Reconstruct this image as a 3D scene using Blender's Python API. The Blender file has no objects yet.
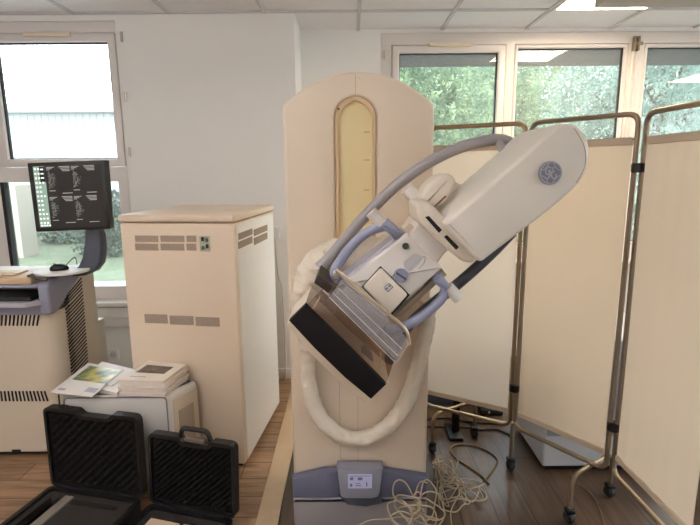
import bpy, bmesh, math, random
from mathutils import Vector, Matrix, noise
random.seed(7)
R = math.radians
C = bpy.context.scene.collection
SC = bpy.context.scene

# ------------------------------------------------------------------ camera
FPX, CX, CY = 500.0, 350.0, 262.5
PITCH, ROLL, EYE = R(10.5), R(0.4), 1.5
_r = Vector((1, 0, 0)); _f = Vector((0, math.cos(PITCH), -math.sin(PITCH))); _u = Vector((0, math.sin(PITCH), math.cos(PITCH)))
_r2 = _r * math.cos(ROLL) - _u * math.sin(ROLL)
_u2 = _r * math.sin(ROLL) + _u * math.cos(ROLL)
EYEV = Vector((0, 0, EYE))
def ray(px, py):
    return _f + _r2 * ((px - CX) / FPX) + _u2 * ((CY - py) / FPX)
def at(px, py, Y):                       # pixel -> point on the vertical plane y = Y
    d = ray(px, py); return EYEV + d * (Y / d.y)
def az(px, py, z):                       # pixel -> point on the horizontal plane at height z
    d = ray(px, py); return EYEV + d * ((z - EYE) / d.z)
cam_d = bpy.data.cameras.new('camera'); cam = bpy.data.objects.new('camera', cam_d); C.objects.link(cam)
cam_d.sensor_fit = 'HORIZONTAL'; cam_d.sensor_width = 36; cam_d.lens = 36 * FPX / 700; cam_d.clip_start = 0.05
M3 = Matrix((_r2, _u2, -_f)).transposed()
cam.matrix_world = Matrix.Translation(EYEV) @ M3.to_4x4()
SC.camera = cam

# ------------------------------------------------------------------ materials
def newmat(name):
    m = bpy.data.materials.new(name); m.use_nodes = True
    nt = m.node_tree; b = nt.nodes['Principled BSDF']; return m, nt, b
def srgb(c):
    return tuple(((v / 255) / 12.92 if v <= 10 else (((v / 255) + .055) / 1.055) ** 2.4) for v in c) + (1,)
def mat(name, col, rough=.5, metal=0, var=.05, scale=6, bump=0, bscale=60, spec=.5, coat=0):
    m, nt, b = newmat(name)
    c = srgb(col); N = nt.nodes; L = nt.links
    tc = N.new('ShaderNodeTexCoord'); nz = N.new('ShaderNodeTexNoise'); nz.inputs['Scale'].default_value = scale; nz.inputs['Detail'].default_value = 4
    L.new(tc.outputs['Object'], nz.inputs['Vector'])
    mx = N.new('ShaderNodeMix'); mx.data_type = 'RGBA'
    mx.inputs[6].default_value = tuple(v * (1 - var) for v in c[:3]) + (1,); mx.inputs[7].default_value = tuple(min(1, v * (1 + var)) for v in c[:3]) + (1,)
    L.new(nz.outputs['Fac'], mx.inputs[0]); L.new(mx.outputs[2], b.inputs['Base Color'])
    b.inputs['Roughness'].default_value = rough; b.inputs['Metallic'].default_value = metal; b.inputs['Specular IOR Level'].default_value = spec
    b.inputs['Coat Weight'].default_value = coat
    if bump:
        n2 = N.new('ShaderNodeTexNoise'); n2.inputs['Scale'].default_value = bscale; n2.inputs['Detail'].default_value = 3
        L.new(tc.outputs['Object'], n2.inputs['Vector'])
        bp = N.new('ShaderNodeBump'); bp.inputs['Strength'].default_value = bump; bp.inputs['Distance'].default_value = .01
        L.new(n2.outputs['Fac'], bp.inputs['Height']); L.new(bp.outputs['Normal'], b.inputs['Normal'])
    return m
def emit(name, col, s):
    m, nt, b = newmat(name); b.inputs['Base Color'].default_value = srgb(col)
    b.inputs['Emission Color'].default_value = srgb(col); b.inputs['Emission Strength'].default_value = s; return m
def clear(name, tint, gloss=.08, rough=.02, haze=0, hazecol=(255, 255, 255)):      # thin see-through sheet
    m, nt, b = newmat(name); N = nt.nodes; L = nt.links; N.remove(b)
    t = N.new('ShaderNodeBsdfTransparent'); t.inputs[0].default_value = srgb(tint)
    g = N.new('ShaderNodeBsdfGlossy'); g.inputs['Roughness'].default_value = rough
    fr = N.new('ShaderNodeLayerWeight'); fr.inputs['Blend'].default_value = .25
    ma = N.new('ShaderNodeMath'); ma.operation = 'MULTIPLY_ADD'; ma.inputs[1].default_value = .5; ma.inputs[2].default_value = gloss
    L.new(fr.outputs['Fresnel'], ma.inputs[0])
    mix = N.new('ShaderNodeMixShader'); L.new(ma.outputs[0], mix.inputs[0]); L.new(t.outputs[0], mix.inputs[1]); L.new(g.outputs[0], mix.inputs[2])
    out = N['Material Output']; last = mix
    if haze:
        d = N.new('ShaderNodeBsdfDiffuse'); d.inputs[0].default_value = srgb(hazecol)
        m2 = N.new('ShaderNodeMixShader'); m2.inputs[0].default_value = haze
        L.new(mix.outputs[0], m2.inputs[1]); L.new(d.outputs[0], m2.inputs[2]); last = m2
    L.new(last.outputs[0], out.inputs[0]); return m
def cloth_mat(name, col, trans=.35):
    m, nt, b = newmat(name); N = nt.nodes; L = nt.links; N.remove(b)
    tc = N.new('ShaderNodeTexCoord'); wv = N.new('ShaderNodeTexNoise'); wv.inputs['Scale'].default_value = 3; L.new(tc.outputs['Object'], wv.inputs['Vector'])
    c = srgb(col); mx = N.new('ShaderNodeMix'); mx.data_type = 'RGBA'; mx.inputs[6].default_value = tuple(v * .95 for v in c[:3]) + (1,); mx.inputs[7].default_value = c
    L.new(wv.outputs['Fac'], mx.inputs[0])
    d = N.new('ShaderNodeBsdfDiffuse'); t = N.new('ShaderNodeBsdfTranslucent'); L.new(mx.outputs[2], d.inputs[0]); L.new(mx.outputs[2], t.inputs[0])
    mix = N.new('ShaderNodeMixShader'); mix.inputs[0].default_value = trans; L.new(d.outputs[0], mix.inputs[1]); L.new(t.outputs[0], mix.inputs[2])
    L.new(mix.outputs[0], N['Material Output'].inputs[0]); return m
def planks(name, cols, along, w, ln, rough=.4):
    m, nt, b = newmat(name); N = nt.nodes; L = nt.links
    tc = N.new('ShaderNodeTexCoord'); mp = N.new('ShaderNodeMapping'); L.new(tc.outputs['Object'], mp.inputs[0])
    if along == 'y': mp.inputs['Rotation'].default_value = (0, 0, R(90))
    br = N.new('ShaderNodeTexBrick'); L.new(mp.outputs[0], br.inputs['Vector'])
    br.inputs['Scale'].default_value = 1; br.inputs['Brick Width'].default_value = ln; br.inputs['Row Height'].default_value = w
    br.inputs['Mortar Size'].default_value = .0025; br.inputs['Mortar Smooth'].default_value = .2; br.inputs['Bias'].default_value = 0
    br.inputs['Color1'].default_value = srgb(cols[0]); br.inputs['Color2'].default_value = srgb(cols[1]); br.inputs['Mortar'].default_value = srgb(cols[2])
    m2 = N.new('ShaderNodeMapping'); L.new(mp.outputs[0], m2.inputs[0]); m2.inputs['Scale'].default_value = (1.6, 16, 1)
    nz = N.new('ShaderNodeTexNoise'); nz.inputs['Scale'].default_value = 2.2; nz.inputs['Detail'].default_value = 7; nz.inputs['Distortion'].default_value = .8; L.new(m2.outputs[0], nz.inputs['Vector'])
    cr = N.new('ShaderNodeValToRGB'); cr.color_ramp.elements[0].position = .3; cr.color_ramp.elements[0].color = (.52, .5, .48, 1); cr.color_ramp.elements[1].position = .7; cr.color_ramp.elements[1].color = (1.15, 1.1, 1.05, 1)
    L.new(nz.outputs['Fac'], cr.inputs[0])
    mx = N.new('ShaderNodeMix'); mx.data_type = 'RGBA'; mx.blend_type = 'MULTIPLY'; mx.inputs[0].default_value = 1
    L.new(br.outputs['Color'], mx.inputs[6]); L.new(cr.outputs[0], mx.inputs[7]); L.new(mx.outputs[2], b.inputs['Base Color'])
    b.inputs['Roughness'].default_value = rough
    bp = N.new('ShaderNodeBump'); bp.inputs['Strength'].default_value = .15; bp.inputs['Distance'].default_value = .004; L.new(nz.outputs['Fac'], bp.inputs['Height']); L.new(bp.outputs[0], b.inputs['Normal'])
    return m
def ramp_noise(name, cols, scale, rough=.8, detail=6, spec=.3, trans=0):
    m, nt, b = newmat(name); N = nt.nodes; L = nt.links
    tc = N.new('ShaderNodeTexCoord'); nz = N.new('ShaderNodeTexNoise'); nz.inputs['Scale'].default_value = scale; nz.inputs['Detail'].default_value = detail
    L.new(tc.outputs['Object'], nz.inputs['Vector'])
    cr = N.new('ShaderNodeValToRGB'); e = cr.color_ramp.elements
    e[0].position = .32; e[0].color = srgb(cols[0]); e[1].position = .68; e[1].color = srgb(cols[-1])
    for i, c in enumerate(cols[1:-1]):
        k = e.new(.32 + .36 * (i + 1) / (len(cols) - 1)); k.color = srgb(c)
    L.new(nz.outputs['Fac'], cr.inputs[0]); L.new(cr.outputs[0], b.inputs['Base Color']); b.inputs['Roughness'].default_value = rough; b.inputs['Specular IOR Level'].default_value = spec
    b.inputs['Subsurface Weight'].default_value = 0
    if trans:
        t = N.new('ShaderNodeBsdfTranslucent'); L.new(cr.outputs[0], t.inputs[0]); mix = N.new('ShaderNodeMixShader'); mix.inputs[0].default_value = trans
        L.new(b.outputs[0], mix.inputs[1]); L.new(t.outputs[0], mix.inputs[2]); L.new(mix.outputs[0], N['Material Output'].inputs[0])
    return m

WALL = mat('wall_paint', (240, 238, 236), .7, var=.02, scale=2, bump=.05, bscale=180)
CEIL = mat('ceiling_tile', (236, 234, 235), .9, var=.02, scale=40, bump=.2, bscale=250)
TBAR = mat('ceiling_bar', (205, 203, 204), .5)
PVC = mat('window_plastic', (224, 217, 214), .35, var=.02)
GASKET = mat('black_gasket', (18, 18, 22), .6)
GLASS = clear('window_glass', (246, 250, 250), .03, .02, .09, (255, 255, 255))  # white share puts a veil of outdoor haze into the panes
FLOOR_L = planks('oak_planks', ((164, 134, 104), (148, 118, 92), (84, 64, 48)), 'x', .14, 1.1)
FLOOR_R = planks('brown_planks', ((100, 80, 65), (82, 66, 54), (34, 27, 22)), 'y', .16, 1.2, .35)
STRIP = mat('pale_wood_strip', (196, 172, 140), .5, var=.15, scale=9, bump=.1)
CREAM = mat('cream_enamel', (222, 206, 187), .42, var=.015, scale=3)
CREAM2 = mat('cream_plastic', (228, 218, 204), .38, var=.015, scale=3)
WARM = mat('cabinet_enamel', (226, 208, 187), .4, var=.015, scale=3)
CSIDE = mat('cabinet_side_daylit', (238, 237, 236), .35, var=.01, scale=3)  # cool daylight on this side is put into a whiter cabinet colour
VENT = mat('vent_mesh', (158, 142, 126), .7, var=.2, scale=120)
AMBER = mat('slot_shutter', (232, 214, 166), .35, var=.04, scale=5)
GREYP = mat('light_grey_plastic', (228, 223, 219), .4, var=.02)
LAV = mat('lavender_grey_plastic', (178, 176, 190), .4, var=.03)
BLUEG = mat('blue_grey_plastic', (148, 153, 180), .35, var=.04)
BLUED = mat('slate_blue_plastic', (100, 104, 128), .4, var=.05)
DARKB = mat('dark_slate_plastic', (76, 82, 96), .4, var=.05)
BASEG = mat('base_grey_plastic', (150, 146, 150), .45, var=.04)
TUBEG = mat('grey_rail_coating', (158, 154, 156), .35, var=.04)
BLACK = mat('black_plastic', (14, 14, 16), .45, var=.1)
BLACKM = mat('black_matt_carbon', (17, 14, 15), .75, var=.15, scale=30, spec=.25)
FOAM = mat('black_foam', (30, 28, 28), .95, var=.15, scale=40, bump=.4, bscale=200, spec=.1)
FOAMG = mat('charcoal_foam', (58, 54, 52), .95, var=.12, scale=40, bump=.4, bscale=200, spec=.1)
STEEL = mat('brushed_steel', (206, 200, 190), .3, 1, var=.05)
BRASS = mat('brassy_steel', (172, 152, 124), .32, 1, var=.08)
BRONZE = mat('dull_bronze_steel', (150, 135, 116), .45, .8, var=.08)
SLEEVE = mat('white_wrinkled_sleeve', (232, 222, 206), .4, var=.04, bump=.55, bscale=38)
RUBBER = mat('dark_rubber', (44, 46, 50), .6)
PAPER = mat('paper', (238, 234, 230), .55, var=.03)
PAPERB = mat('cream_paper', (238, 228, 217), .6, var=.04)
PAPERD = mat('paper_edges', (226, 215, 206), .8, var=.12, scale=80)
COVER = ramp_noise('landscape_print', ((60, 82, 96), (120, 134, 96), (206, 190, 70), (168, 190, 208)), 16, .3)
COVERG = ramp_noise('grey_print', ((60, 54, 50), (104, 92, 82), (130, 112, 98)), 26, .35)
PRINTT = mat('pale_print', (176, 176, 190), .4, var=.2, scale=80)
FABRIC = cloth_mat('screen_fabric', (226, 210, 190), .38)
HEM = cloth_mat('screen_hem', (230, 214, 194), .2)
WHITEBOX = mat('white_box_enamel', (206, 210, 218), .35, var=.02)
PRINTER = mat('printer_shell', (208, 204, 200), .42, var=.02)
PRINTERS = mat('printer_side', (206, 192, 172), .5, var=.04)
CONSOLE = mat('console_shell', (208, 196, 178), .45, var=.02, scale=2)
TANP = mat('beige_tray', (204, 176, 142), .5, var=.05)
CABLE = mat('cream_cable', (186, 170, 146), .5, var=.12, scale=20)
CABLEW = mat('pale_cable', (214, 206, 196), .5)
CABLEK = mat('dark_cable', (32, 30, 30), .5)
CABLEO = mat('olive_cable', (118, 98, 70), .5)
SOCKET = mat('white_socket', (232, 232, 232), .4)
SCREEN = emit('display_black', (24, 20, 20), .35)
TOOL = emit('display_toolbar', (128, 150, 138), .55)
TOOLI = emit('display_icons', (216, 228, 220), .7)
SCAN = emit('display_scan', (122, 122, 118), .45)
TXT = emit('display_text', (150, 150, 146), .6)
LCD = emit('panel_display', (150, 150, 176), .3)
LCDI = emit('panel_icons', (84, 84, 110), .3)
LAMP = emit('lamp_diffuser', (255, 233, 200), 22)
FILLP = emit('fill_diffuser', (255, 250, 244), 3)
FILLU = emit('fill_upglow', (255, 250, 246), 15)
LAMPB = mat('lamp_frame', (226, 222, 214), .4)
CLEARP = clear('clear_acrylic', (236, 234, 234), .06, .06, .22, (225, 220, 225))
SMOKE = clear('smoked_acrylic', (243, 234, 226), .06, .06, .06, (150, 130, 116))
LEAFA = ramp_noise('leaves_green', ((74, 98, 78), (116, 142, 116), (176, 192, 146)), 3.5, .55, trans=.4)
LEAFB = ramp_noise('leaves_blue_green', ((82, 108, 102), (126, 152, 142), (182, 198, 184)), 3.5, .55, trans=.4)
BARK = mat('bark', (84, 70, 56), .9, var=.3, scale=14, bump=.5)
GRASS = ramp_noise('lawn', ((76, 84, 64), (90, 98, 76), (102, 108, 88)), 7, .9)
CONC = mat('eave_concrete', (62, 62, 65), .8, var=.08)
CLAD = mat('grey_white_cladding', (172, 176, 178), .6, var=.02)
BOUNCE = mat('bounce_pale', (214, 210, 202), .8, var=.05)
LEAFS = ramp_noise('shrub_leaves', ((46, 60, 52), (66, 84, 74), (98, 112, 98)), 3.5, .55, trans=.3)
PALE = mat('pale_render', (150, 142, 130), .8)

# ------------------------------------------------------------------ mesh helpers
def finish(name, bm, m, parent=None, smooth=35):
    bmesh.ops.recalc_face_normals(bm, faces=bm.faces[:])
    me = bpy.data.meshes.new(name); bm.to_mesh(me); bm.free()
    for k in (m if isinstance(m, (list, tuple)) else [m]): me.materials.append(k)
    if smooth:
        for p in me.polygons: p.use_smooth = True
        me.set_sharp_from_angle(angle=R(smooth))
    o = bpy.data.objects.new(name, me); C.objects.link(o)
    if parent is not None:
        o.parent = parent; o.matrix_parent_inverse = pinv(parent)
    return o
def wmat(o):
    return o.matrix_basis if o.parent is None else wmat(o.parent) @ o.matrix_parent_inverse @ o.matrix_basis
def pinv(o): return wmat(o).inverted()
def tag(o, label, cat, group=None, kind=None):
    o['label'] = label; o['category'] = cat
    if group: o['group'] = group
    if kind: o['kind'] = kind
    return o
def thing(name, label, cat, loc=(0, 0, 0), group=None):
    o = bpy.data.objects.new(name, None); C.objects.link(o); o.location = loc; o.empty_display_size = .1
    return tag(o, label, cat, group)
def struct(name, bm, m, parent=None, smooth=35):
    o = finish(name, bm, m, parent, smooth)
    if parent is None: o['kind'] = 'structure'
    return o
def frame(o, x, y):                      # basis at o with x right, y depth, z up
    x = Vector(x).normalized(); z = Vector((0, 0, 1)); y = Vector(y).normalized()
    return Matrix.Translation(o) @ Matrix((x, y, z)).transposed().to_4x4()
I4 = Matrix.Identity(4)
def box(bm, a, b, bev=0, seg=2, M=I4):
    a, b = Vector(a), Vector(b); n0 = len(bm.verts)
    lo = Vector((min(a[i], b[i]) for i in range(3))); hi = Vector((max(a[i], b[i]) for i in range(3)))
    t = bmesh.new(); bmesh.ops.create_cube(t, size=1)
    for v in t.verts:
        v.co = Vector((lo[i] + (v.co[i] + .5) * (hi[i] - lo[i]) for i in range(3)))
    if bev: bmesh.ops.bevel(t, geom=t.edges[:], offset=bev, segments=seg, profile=.5, affect='EDGES')
    merge(bm, t, M); return bm
def merge(bm, t, M=I4, mi=0):
    vs = {v: bm.verts.new(M @ v.co) for v in t.verts}
    for f in t.faces:
        try:
            g = bm.faces.new([vs[v] for v in f.verts]); g.material_index = f.material_index or mi
        except ValueError: pass
    t.free()
def Box(a, b, bev=0, seg=2, M=I4):
    return box(bmesh.new(), a, b, bev, seg, M)
def plate(outer, holes, y0, y1, fn=None, bev=0, seg=2, M=I4, bm=None):
    """polygon outline (with holes) given as 2-D points, extruded from y0 to y1 along local y; local x,z = the 2-D point"""
    t = bmesh.new(); loops = []
    for lp in [outer] + list(holes):
        vs = [t.verts.new((p[0], y0, p[1])) for p in lp]
        loops.append(vs)
    es = [t.edges.new((l[i], l[(i + 1) % len(l)])) for l in loops for i in range(len(l))]
    if holes: bmesh.ops.triangle_fill(t, edges=es, use_beauty=True, normal=(0, -1, 0))
    else: t.faces.new(loops[0])
    front = t.faces[:]
    r = bmesh.ops.extrude_face_region(t, geom=front)
    back = [v for v in r['geom'] if isinstance(v, bmesh.types.BMVert)]
    for v in back: v.co.y = y1
    bmesh.ops.recalc_face_normals(t, faces=t.faces[:])
    if bev:
        fe = [e for e in t.edges if len(e.link_faces) == 2 and abs(e.verts[0].co.y - y0) < 1e-6 and abs(e.verts[1].co.y - y0) < 1e-6 and e.calc_face_angle(0) > .8]
        bmesh.ops.bevel(t, geom=fe, offset=bev, segments=seg, profile=.5, affect='EDGES')
    out = bm or bmesh.new(); merge(out, t, M); return out
def traced(px, Y, th, bev=0, seg=3, round_=0, holes=()):
    """outline given in picture points, standing on the plane y=Y, real thickness th away from the viewer"""
    pts = [(at(x, y, Y).x, at(x, y, Y).z) for x, y in px]
    if round_: pts = rounded(pts, round_)
    hs = [[(at(x, y, Y).x, at(x, y, Y).z) for x, y in h] for h in holes]
    return plate(pts, hs, Y, Y + th, bev=bev, seg=seg)
def rounded(pts, r, n=5):
    out = []; k = len(pts)
    for i in range(k):
        p = Vector(pts[i]); a = Vector(pts[i - 1]) - p; b = Vector(pts[(i + 1) % k]) - p
        rr = r[i] if isinstance(r, (list, tuple)) else r
        d = min(rr, a.length * .45, b.length * .45)
        if d < 1e-5: out.append(tuple(p)); continue
        p0 = p + a.normalized() * d; p1 = p + b.normalized() * d
        for j in range(n + 1):
            t = j / n; out.append(tuple(p0 * (1 - t) ** 2 + p * 2 * t * (1 - t) + p1 * t * t))
    return out
def spline(pts, n=8):
    P = [Vector(p) for p in pts]; out = []
    for i in range(len(P) - 1):
        a, b, c, d = P[max(i - 1, 0)], P[i], P[i + 1], P[min(i + 2, len(P) - 1)]
        for j in range(n):
            t = j / n
            out.append(.5 * ((2 * b) + (c - a) * t + (2 * a - 5 * b + 4 * c - d) * t * t + (3 * b - a - 3 * c + d) * t ** 3))
    out.append(P[-1]); return out
def tube(bm, pts, r, seg=10, flat=None, cap=True, wob=0):
    P = [Vector(p) for p in pts]; n = len(P); up = None; rings = []
    for i in range(n):
        t = (P[min(i + 1, n - 1)] - P[max(i - 1, 0)]).normalized()
        if up is None:
            up = t.orthogonal().normalized()
        up = (up - t * up.dot(t)); up = up.normalized() if up.length > 1e-6 else t.orthogonal().normalized()
        s = t.cross(up); rr = r[min(i, len(r) - 1)] if isinstance(r, (list, tuple)) else r
        ring = []
        for k in range(seg):
            a = 2 * math.pi * k / seg; q = rr
            if wob: q = rr * (1 + wob * noise.noise(Vector((math.cos(a) * 1.3, math.sin(a) * 1.3, i * .55))) + wob * .7 * noise.noise(Vector((math.cos(a) * 3, math.sin(a) * 3, i * 1.4))))
            ring.append(bm.verts.new(P[i] + (up * math.cos(a) + s * math.sin(a)) * q))
        rings.append(ring)
    for i in range(n - 1):
        for k in range(seg):
            bm.faces.new((rings[i][k], rings[i][(k + 1) % seg], rings[i + 1][(k + 1) % seg], rings[i + 1][k]))
    if cap:
        bm.faces.new(rings[0][::-1]); bm.faces.new(rings[-1])
    return bm
def Tube(pts, r, seg=10, **k): return tube(bmesh.new(), pts, r, seg, **k)
def disc(bm, c, r, axis, depth, seg=32, bev=0, r2=None):
    t = bmesh.new(); bmesh.ops.create_cone(t, cap_ends=True, segments=seg, radius1=r, radius2=r if r2 is None else r2, depth=depth)
    if bev: bmesh.ops.bevel(t, geom=[e for e in t.edges if e.calc_face_angle(0) > 1], offset=bev, segments=2, affect='EDGES')
    q = Vector((0, 0, 1)).rotation_difference(Vector(axis).normalized()).to_matrix().to_4x4()
    merge(bm, t, Matrix.Translation(c) @ q); return bm
def Disc(*a, **k): return disc(bmesh.new(), *a, **k)
def mend(pts, r=.03, n=5):                # polyline with rounded bends
    P = [Vector(p) for p in pts]; out = [P[0]]
    for i in range(1, len(P) - 1):
        a = P[i - 1] - P[i]; b = P[i + 1] - P[i]; d = min(r, a.length * .45, b.length * .45)
        p0 = P[i] + a.normalized() * d; p1 = P[i] + b.normalized() * d
        for j in range(n + 1):
            t = j / n; out.append(p0 * (1 - t) ** 2 + P[i] * 2 * t * (1 - t) + p1 * t * t)
    out.append(P[-1]); return out
def copy_tree(o, parent=None):
    c = o.copy(); C.objects.link(c)
    if parent is not None: c.parent = parent
    for ch in list(o.children): copy_tree(ch, c)
    return c

# ------------------------------------------------------------------ room shell
YP, YB, ZC = 3.45, 3.87, 2.49              # pier plane, recessed window plane, ceiling height
XL, XR, YF = -3.0, 5.0, -2.2
XST = -.36                                 # floor joint
fb = bmesh.new()
for i, (a, b) in enumerate(((XL - .1, XST), (XST, XR + .1))):
    t = Box((a, YF - .1, -.08), (b, YB + .2, 0))
    for f in t.faces: f.material_index = i
    merge(fb, t)
struct('floor', fb, [FLOOR_L, FLOOR_R], smooth=0)
s = struct('trim_1', Box((-.415, YF, .0), (-.318, YB, .008), .003), STRIP)
struct('ceiling', Box((XL - .1, YF - .1, ZC + .012), (XR + .1, YB + .2, ZC + .12)), CEIL, smooth=0)
gb = bmesh.new()
for k in range(-7, 8):
    x = .07 + .61 * k
    if XL < x < XR: box(gb, (x - .0115, YF, ZC), (x + .0115, YB, ZC + .02))
for k in range(0, 10):
    y = 3.43 - .61 * k
    if y > YF: box(gb, (XL, y - .0115, ZC), (XR, y + .0115, ZC + .02))
struct('trim_2', gb, TBAR, smooth=0)
# pier wall with the first window's opening, recessed wall with the second window's opening
W1 = (-2.93, -1.505, .60, 2.455); W2 = (.235, 4.7, .80, 2.475)
def rect(x0, x1, z0, z1): return [(x0, z0), (x1, z0), (x1, z1), (x0, z1)]
struct('wall_pier', plate(rect(XL - .1, XST + .01, 0, ZC + .05), [rect(*W1)], YP, YB + .2), WALL, smooth=0)
struct('wall_back', plate(rect(XST + .01, XR + .1, 0, ZC + .05), [rect(*W2)], YB, YB + .2), WALL, smooth=0)
struct('wall_left', Box((XL - .1, YF - .1, 0), (XL, YP, ZC + .05)), WALL, smooth=0)
QT = Matrix(((0, -1, 0, XR), (1, 0, 0, 0), (0, 0, 1, 0), (0, 0, 0, 1)))      # plates standing along the side wall: 2-D point is (y, z)
W3 = (-1.6, 3.0, .85, 2.42)  # opening of an unseen window, added for more daylight from this side
struct('wall_right', plate(rect(YF - .1, YB + .2, 0, ZC + .05), [rect(*W3)], -.1, 0, M=QT), WALL, smooth=0)
struct('wall_front', Box((XL, YF - .1, 0), (XR, YF, ZC + .05)), WALL, smooth=0)
struct('baseboard_back', Box((XST + .02, YB - .015, 0), (XR, YB, .08), .004), PVC)
struct('baseboard_pier', Box((XL, YP - .015, 0), (XST, YP, .08), .004), PVC)
# cable trunking under the first window
tk = bmesh.new(); box(tk, (XL, YP - .05, .42), (-1.1, YP, .56), .006); box(tk, (XL, YP - .056, .485), (-1.1, YP, .495))
struct('trim_3', tk, PVC)

# first window: tall tilt pane above, lower pane below
ux1, uz1 = at(109, 44, YP + .03).x, at(60, 43, YP + .03).z
uz0 = at(60, 159, YP + .03).z
ub = at(122, 250, YP + .03).x
p_up = (at(2.5, 115, YP).x, ux1, uz0, uz1)
p_lo2 = (at(6, 230, YP).x, at(122, 230, YP).x, .70, at(60, 182, YP).z)
w1 = struct('window_1', plate(rect(*W1), [rect(p_up[0] - .055, p_up[1] + .055, p_up[2] - .055, p_up[3] + .055), rect(p_lo2[0], p_lo2[1], p_lo2[2], p_lo2[3])], YP + .006, YP + .075, bev=.006), PVC, smooth=30)
def sash(w, p, y, m=PVC, d=.053):
    so = finish('sash', plate(rect(p[0] - d, p[1] + d, p[2] - d, p[3] + d), [rect(*p)], y - .012, y + .05, bev=.01), m, w, 30)
    finish('gasket', plate(rect(*p), [rect(p[0] + .006, p[1] - .006, p[2] + .006, p[3] - .006)], y + .012, y + .04), GASKET, so, 0)
    finish('glass', Box((p[0], y + .026, p[2]), (p[1], y + .029, p[3])), GLASS, so, 0); return so
sash(w1, p_up, YP + .01)
lo = finish('glass', Box((p_lo2[0], YP + .04, p_lo2[2]), (p_lo2[1], YP + .043, p_lo2[3])), GLASS, w1, 0)
finish('gasket', Box((p_lo2[0] - .004, YP + .004, p_lo2[2]), (p_lo2[0] + .02, YP + .06, p_lo2[3])), GASKET, w1, 0)
for yy in (37, 97, 152):
    p = at(122 + (yy - 37) * .07, yy, YP); finish('hinge', Tube([(p.x, YP - .008, p.z - .03), (p.x, YP - .008, p.z + .03)], .009, 8), STEEL, w1)
def trickle(w, px0, px1, py, y):
    a = at(px0, py, y); b = at(px1, py, y)
    finish('trickle_vent', Box((a.x, y - .02, a.z - .014), (b.x, y + .002, a.z + .014), .004), mat('vent_cream' + w.name, (226, 212, 190), .5), w)
trickle(w1, 24, 71, 35, YP + .0)
struct('trim_4', Box((W1[0], YP - .09, .575), (W1[1] + .03, YP + .006, .605), .004), PVC)
# second window: three big sashes
ytop = [at(450, 53, YB).z, at(570, 47, YB).z, at(680, 49, YB).z]
zt = at(560, 49, YB).z; zb = .93
P2 = [(at(399, 90, YB).x, at(497, 90, YB).x, zb, zt - .02), (at(517, 90, YB).x, at(622, 90, YB).x, zb, zt + .01), (at(645, 90, YB).x, 3.25, zb, zt + .01), (3.42, 4.55, zb, zt + .01)]
w2 = struct('window_2', plate(rect(*W2), [rect(P2[0][0] - .055, P2[0][1] + .055, zb - .055, zt + .035)] + [rect(p[0] - .028, p[1] + .028, zb - .03, p[3] + .028) for p in P2[1:]], YB + .006, YB + .075, bev=.006), PVC, smooth=30)
sash(w2, P2[0], YB + .01)
for p in P2[1:]: sash(w2, p, YB + .02, d=.026)
trickle(w2, 429, 471, 45, YB)
p = at(385, 55, YB); finish('hinge', Tube([(p.x, YB - .006, p.z - .03), (p.x, YB - .006, p.z + .03)], .009, 8), STEEL, w2)
hb = bmesh.new(); p = at(635, 44, YB)
for dx in (-.012, .016): box(hb, (p.x + dx - .007, YB - .03, p.z - .05), (p.x + dx + .007, YB + .006, p.z + .05), .003)
box(hb, (p.x - .02, YB - .022, p.z - .012), (p.x + .05, YB - .01, p.z + .012), .003)
h = finish('handle', hb, BRONZE, w2)
rb = bmesh.new()
for dx in (-.01, .022): tube(rb, [(p.x + dx, YB - .004, p.z - .05), (p.x + dx, YB - .004, .95)], .008, 8)
finish('locking_rod', rb, PVC, w2)
struct('trim_5', Box((W2[0], YB - .12, .765), (W2[1], YB + .006, .80), .005), PVC)

w3 = struct('window_added', plate(rect(*W3), [rect(W3[0] + .06 + 1.15 * k, W3[0] + 1.09 + 1.15 * k, W3[2] + .06, W3[3] - .06) for k in range(4)], -.07, -.01, M=QT), PVC, smooth=30)  # window added out of view to brighten walls and side faces
for k in range(4): finish('glass', plate(rect(W3[0] + .06 + 1.15 * k, W3[0] + 1.09 + 1.15 * k, W3[2] + .06, W3[3] - .06), [], -.04, -.037, M=QT), GLASS, w3, 0)

# ------------------------------------------------------------------ outside
struct('ground', Box((-45, YB + .2, -.3), (45, 60, -.2)), GRASS, smooth=0)
struct('bounce_paving', Box((-45, YB + .2, -.2), (45, 6.3, -.18)), BOUNCE, smooth=0)  # hidden pale strip added to bounce daylight up to the ceiling
struct('bounce_paving.001', Box((XR + .1, -20, -.2), (45, YB + .2, -.18)), BOUNCE, smooth=0)  # same added bounce surface, outside the side wall
struct('roof_overhang', Box((-.25, YB + .2, 2.40), (6, YB + .85, 2.62)), CONC, smooth=0)
bz = thing('neighbouring_building', 'white ribbed metal building standing beyond the lawn outside the first window', 'building', (-9, 15, -.2))
cl = bmesh.new(); x = -22.0
while x < -2.6:
    box(cl, (x, 14.985, -.2), (x + .10, 15.2, 3.15)); box(cl, (x + .10, 15.0, -.2), (x + .2, 15.2, 3.15)); x += .2
finish('wall', cl, CLAD, bz, 0)
finish('roof', Box((-22.2, 14.6, 3.15), (-2.4, 22, 3.4), .03), CLAD, bz)
pl = bmesh.new(); box(pl, (-8.9, 9.9, -.2), (-6.55, 10.4, 1.25)); tag(finish('garden_wall', pl, PALE), 'pale rendered wall beside the shrubs outside the first window', 'wall')

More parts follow.
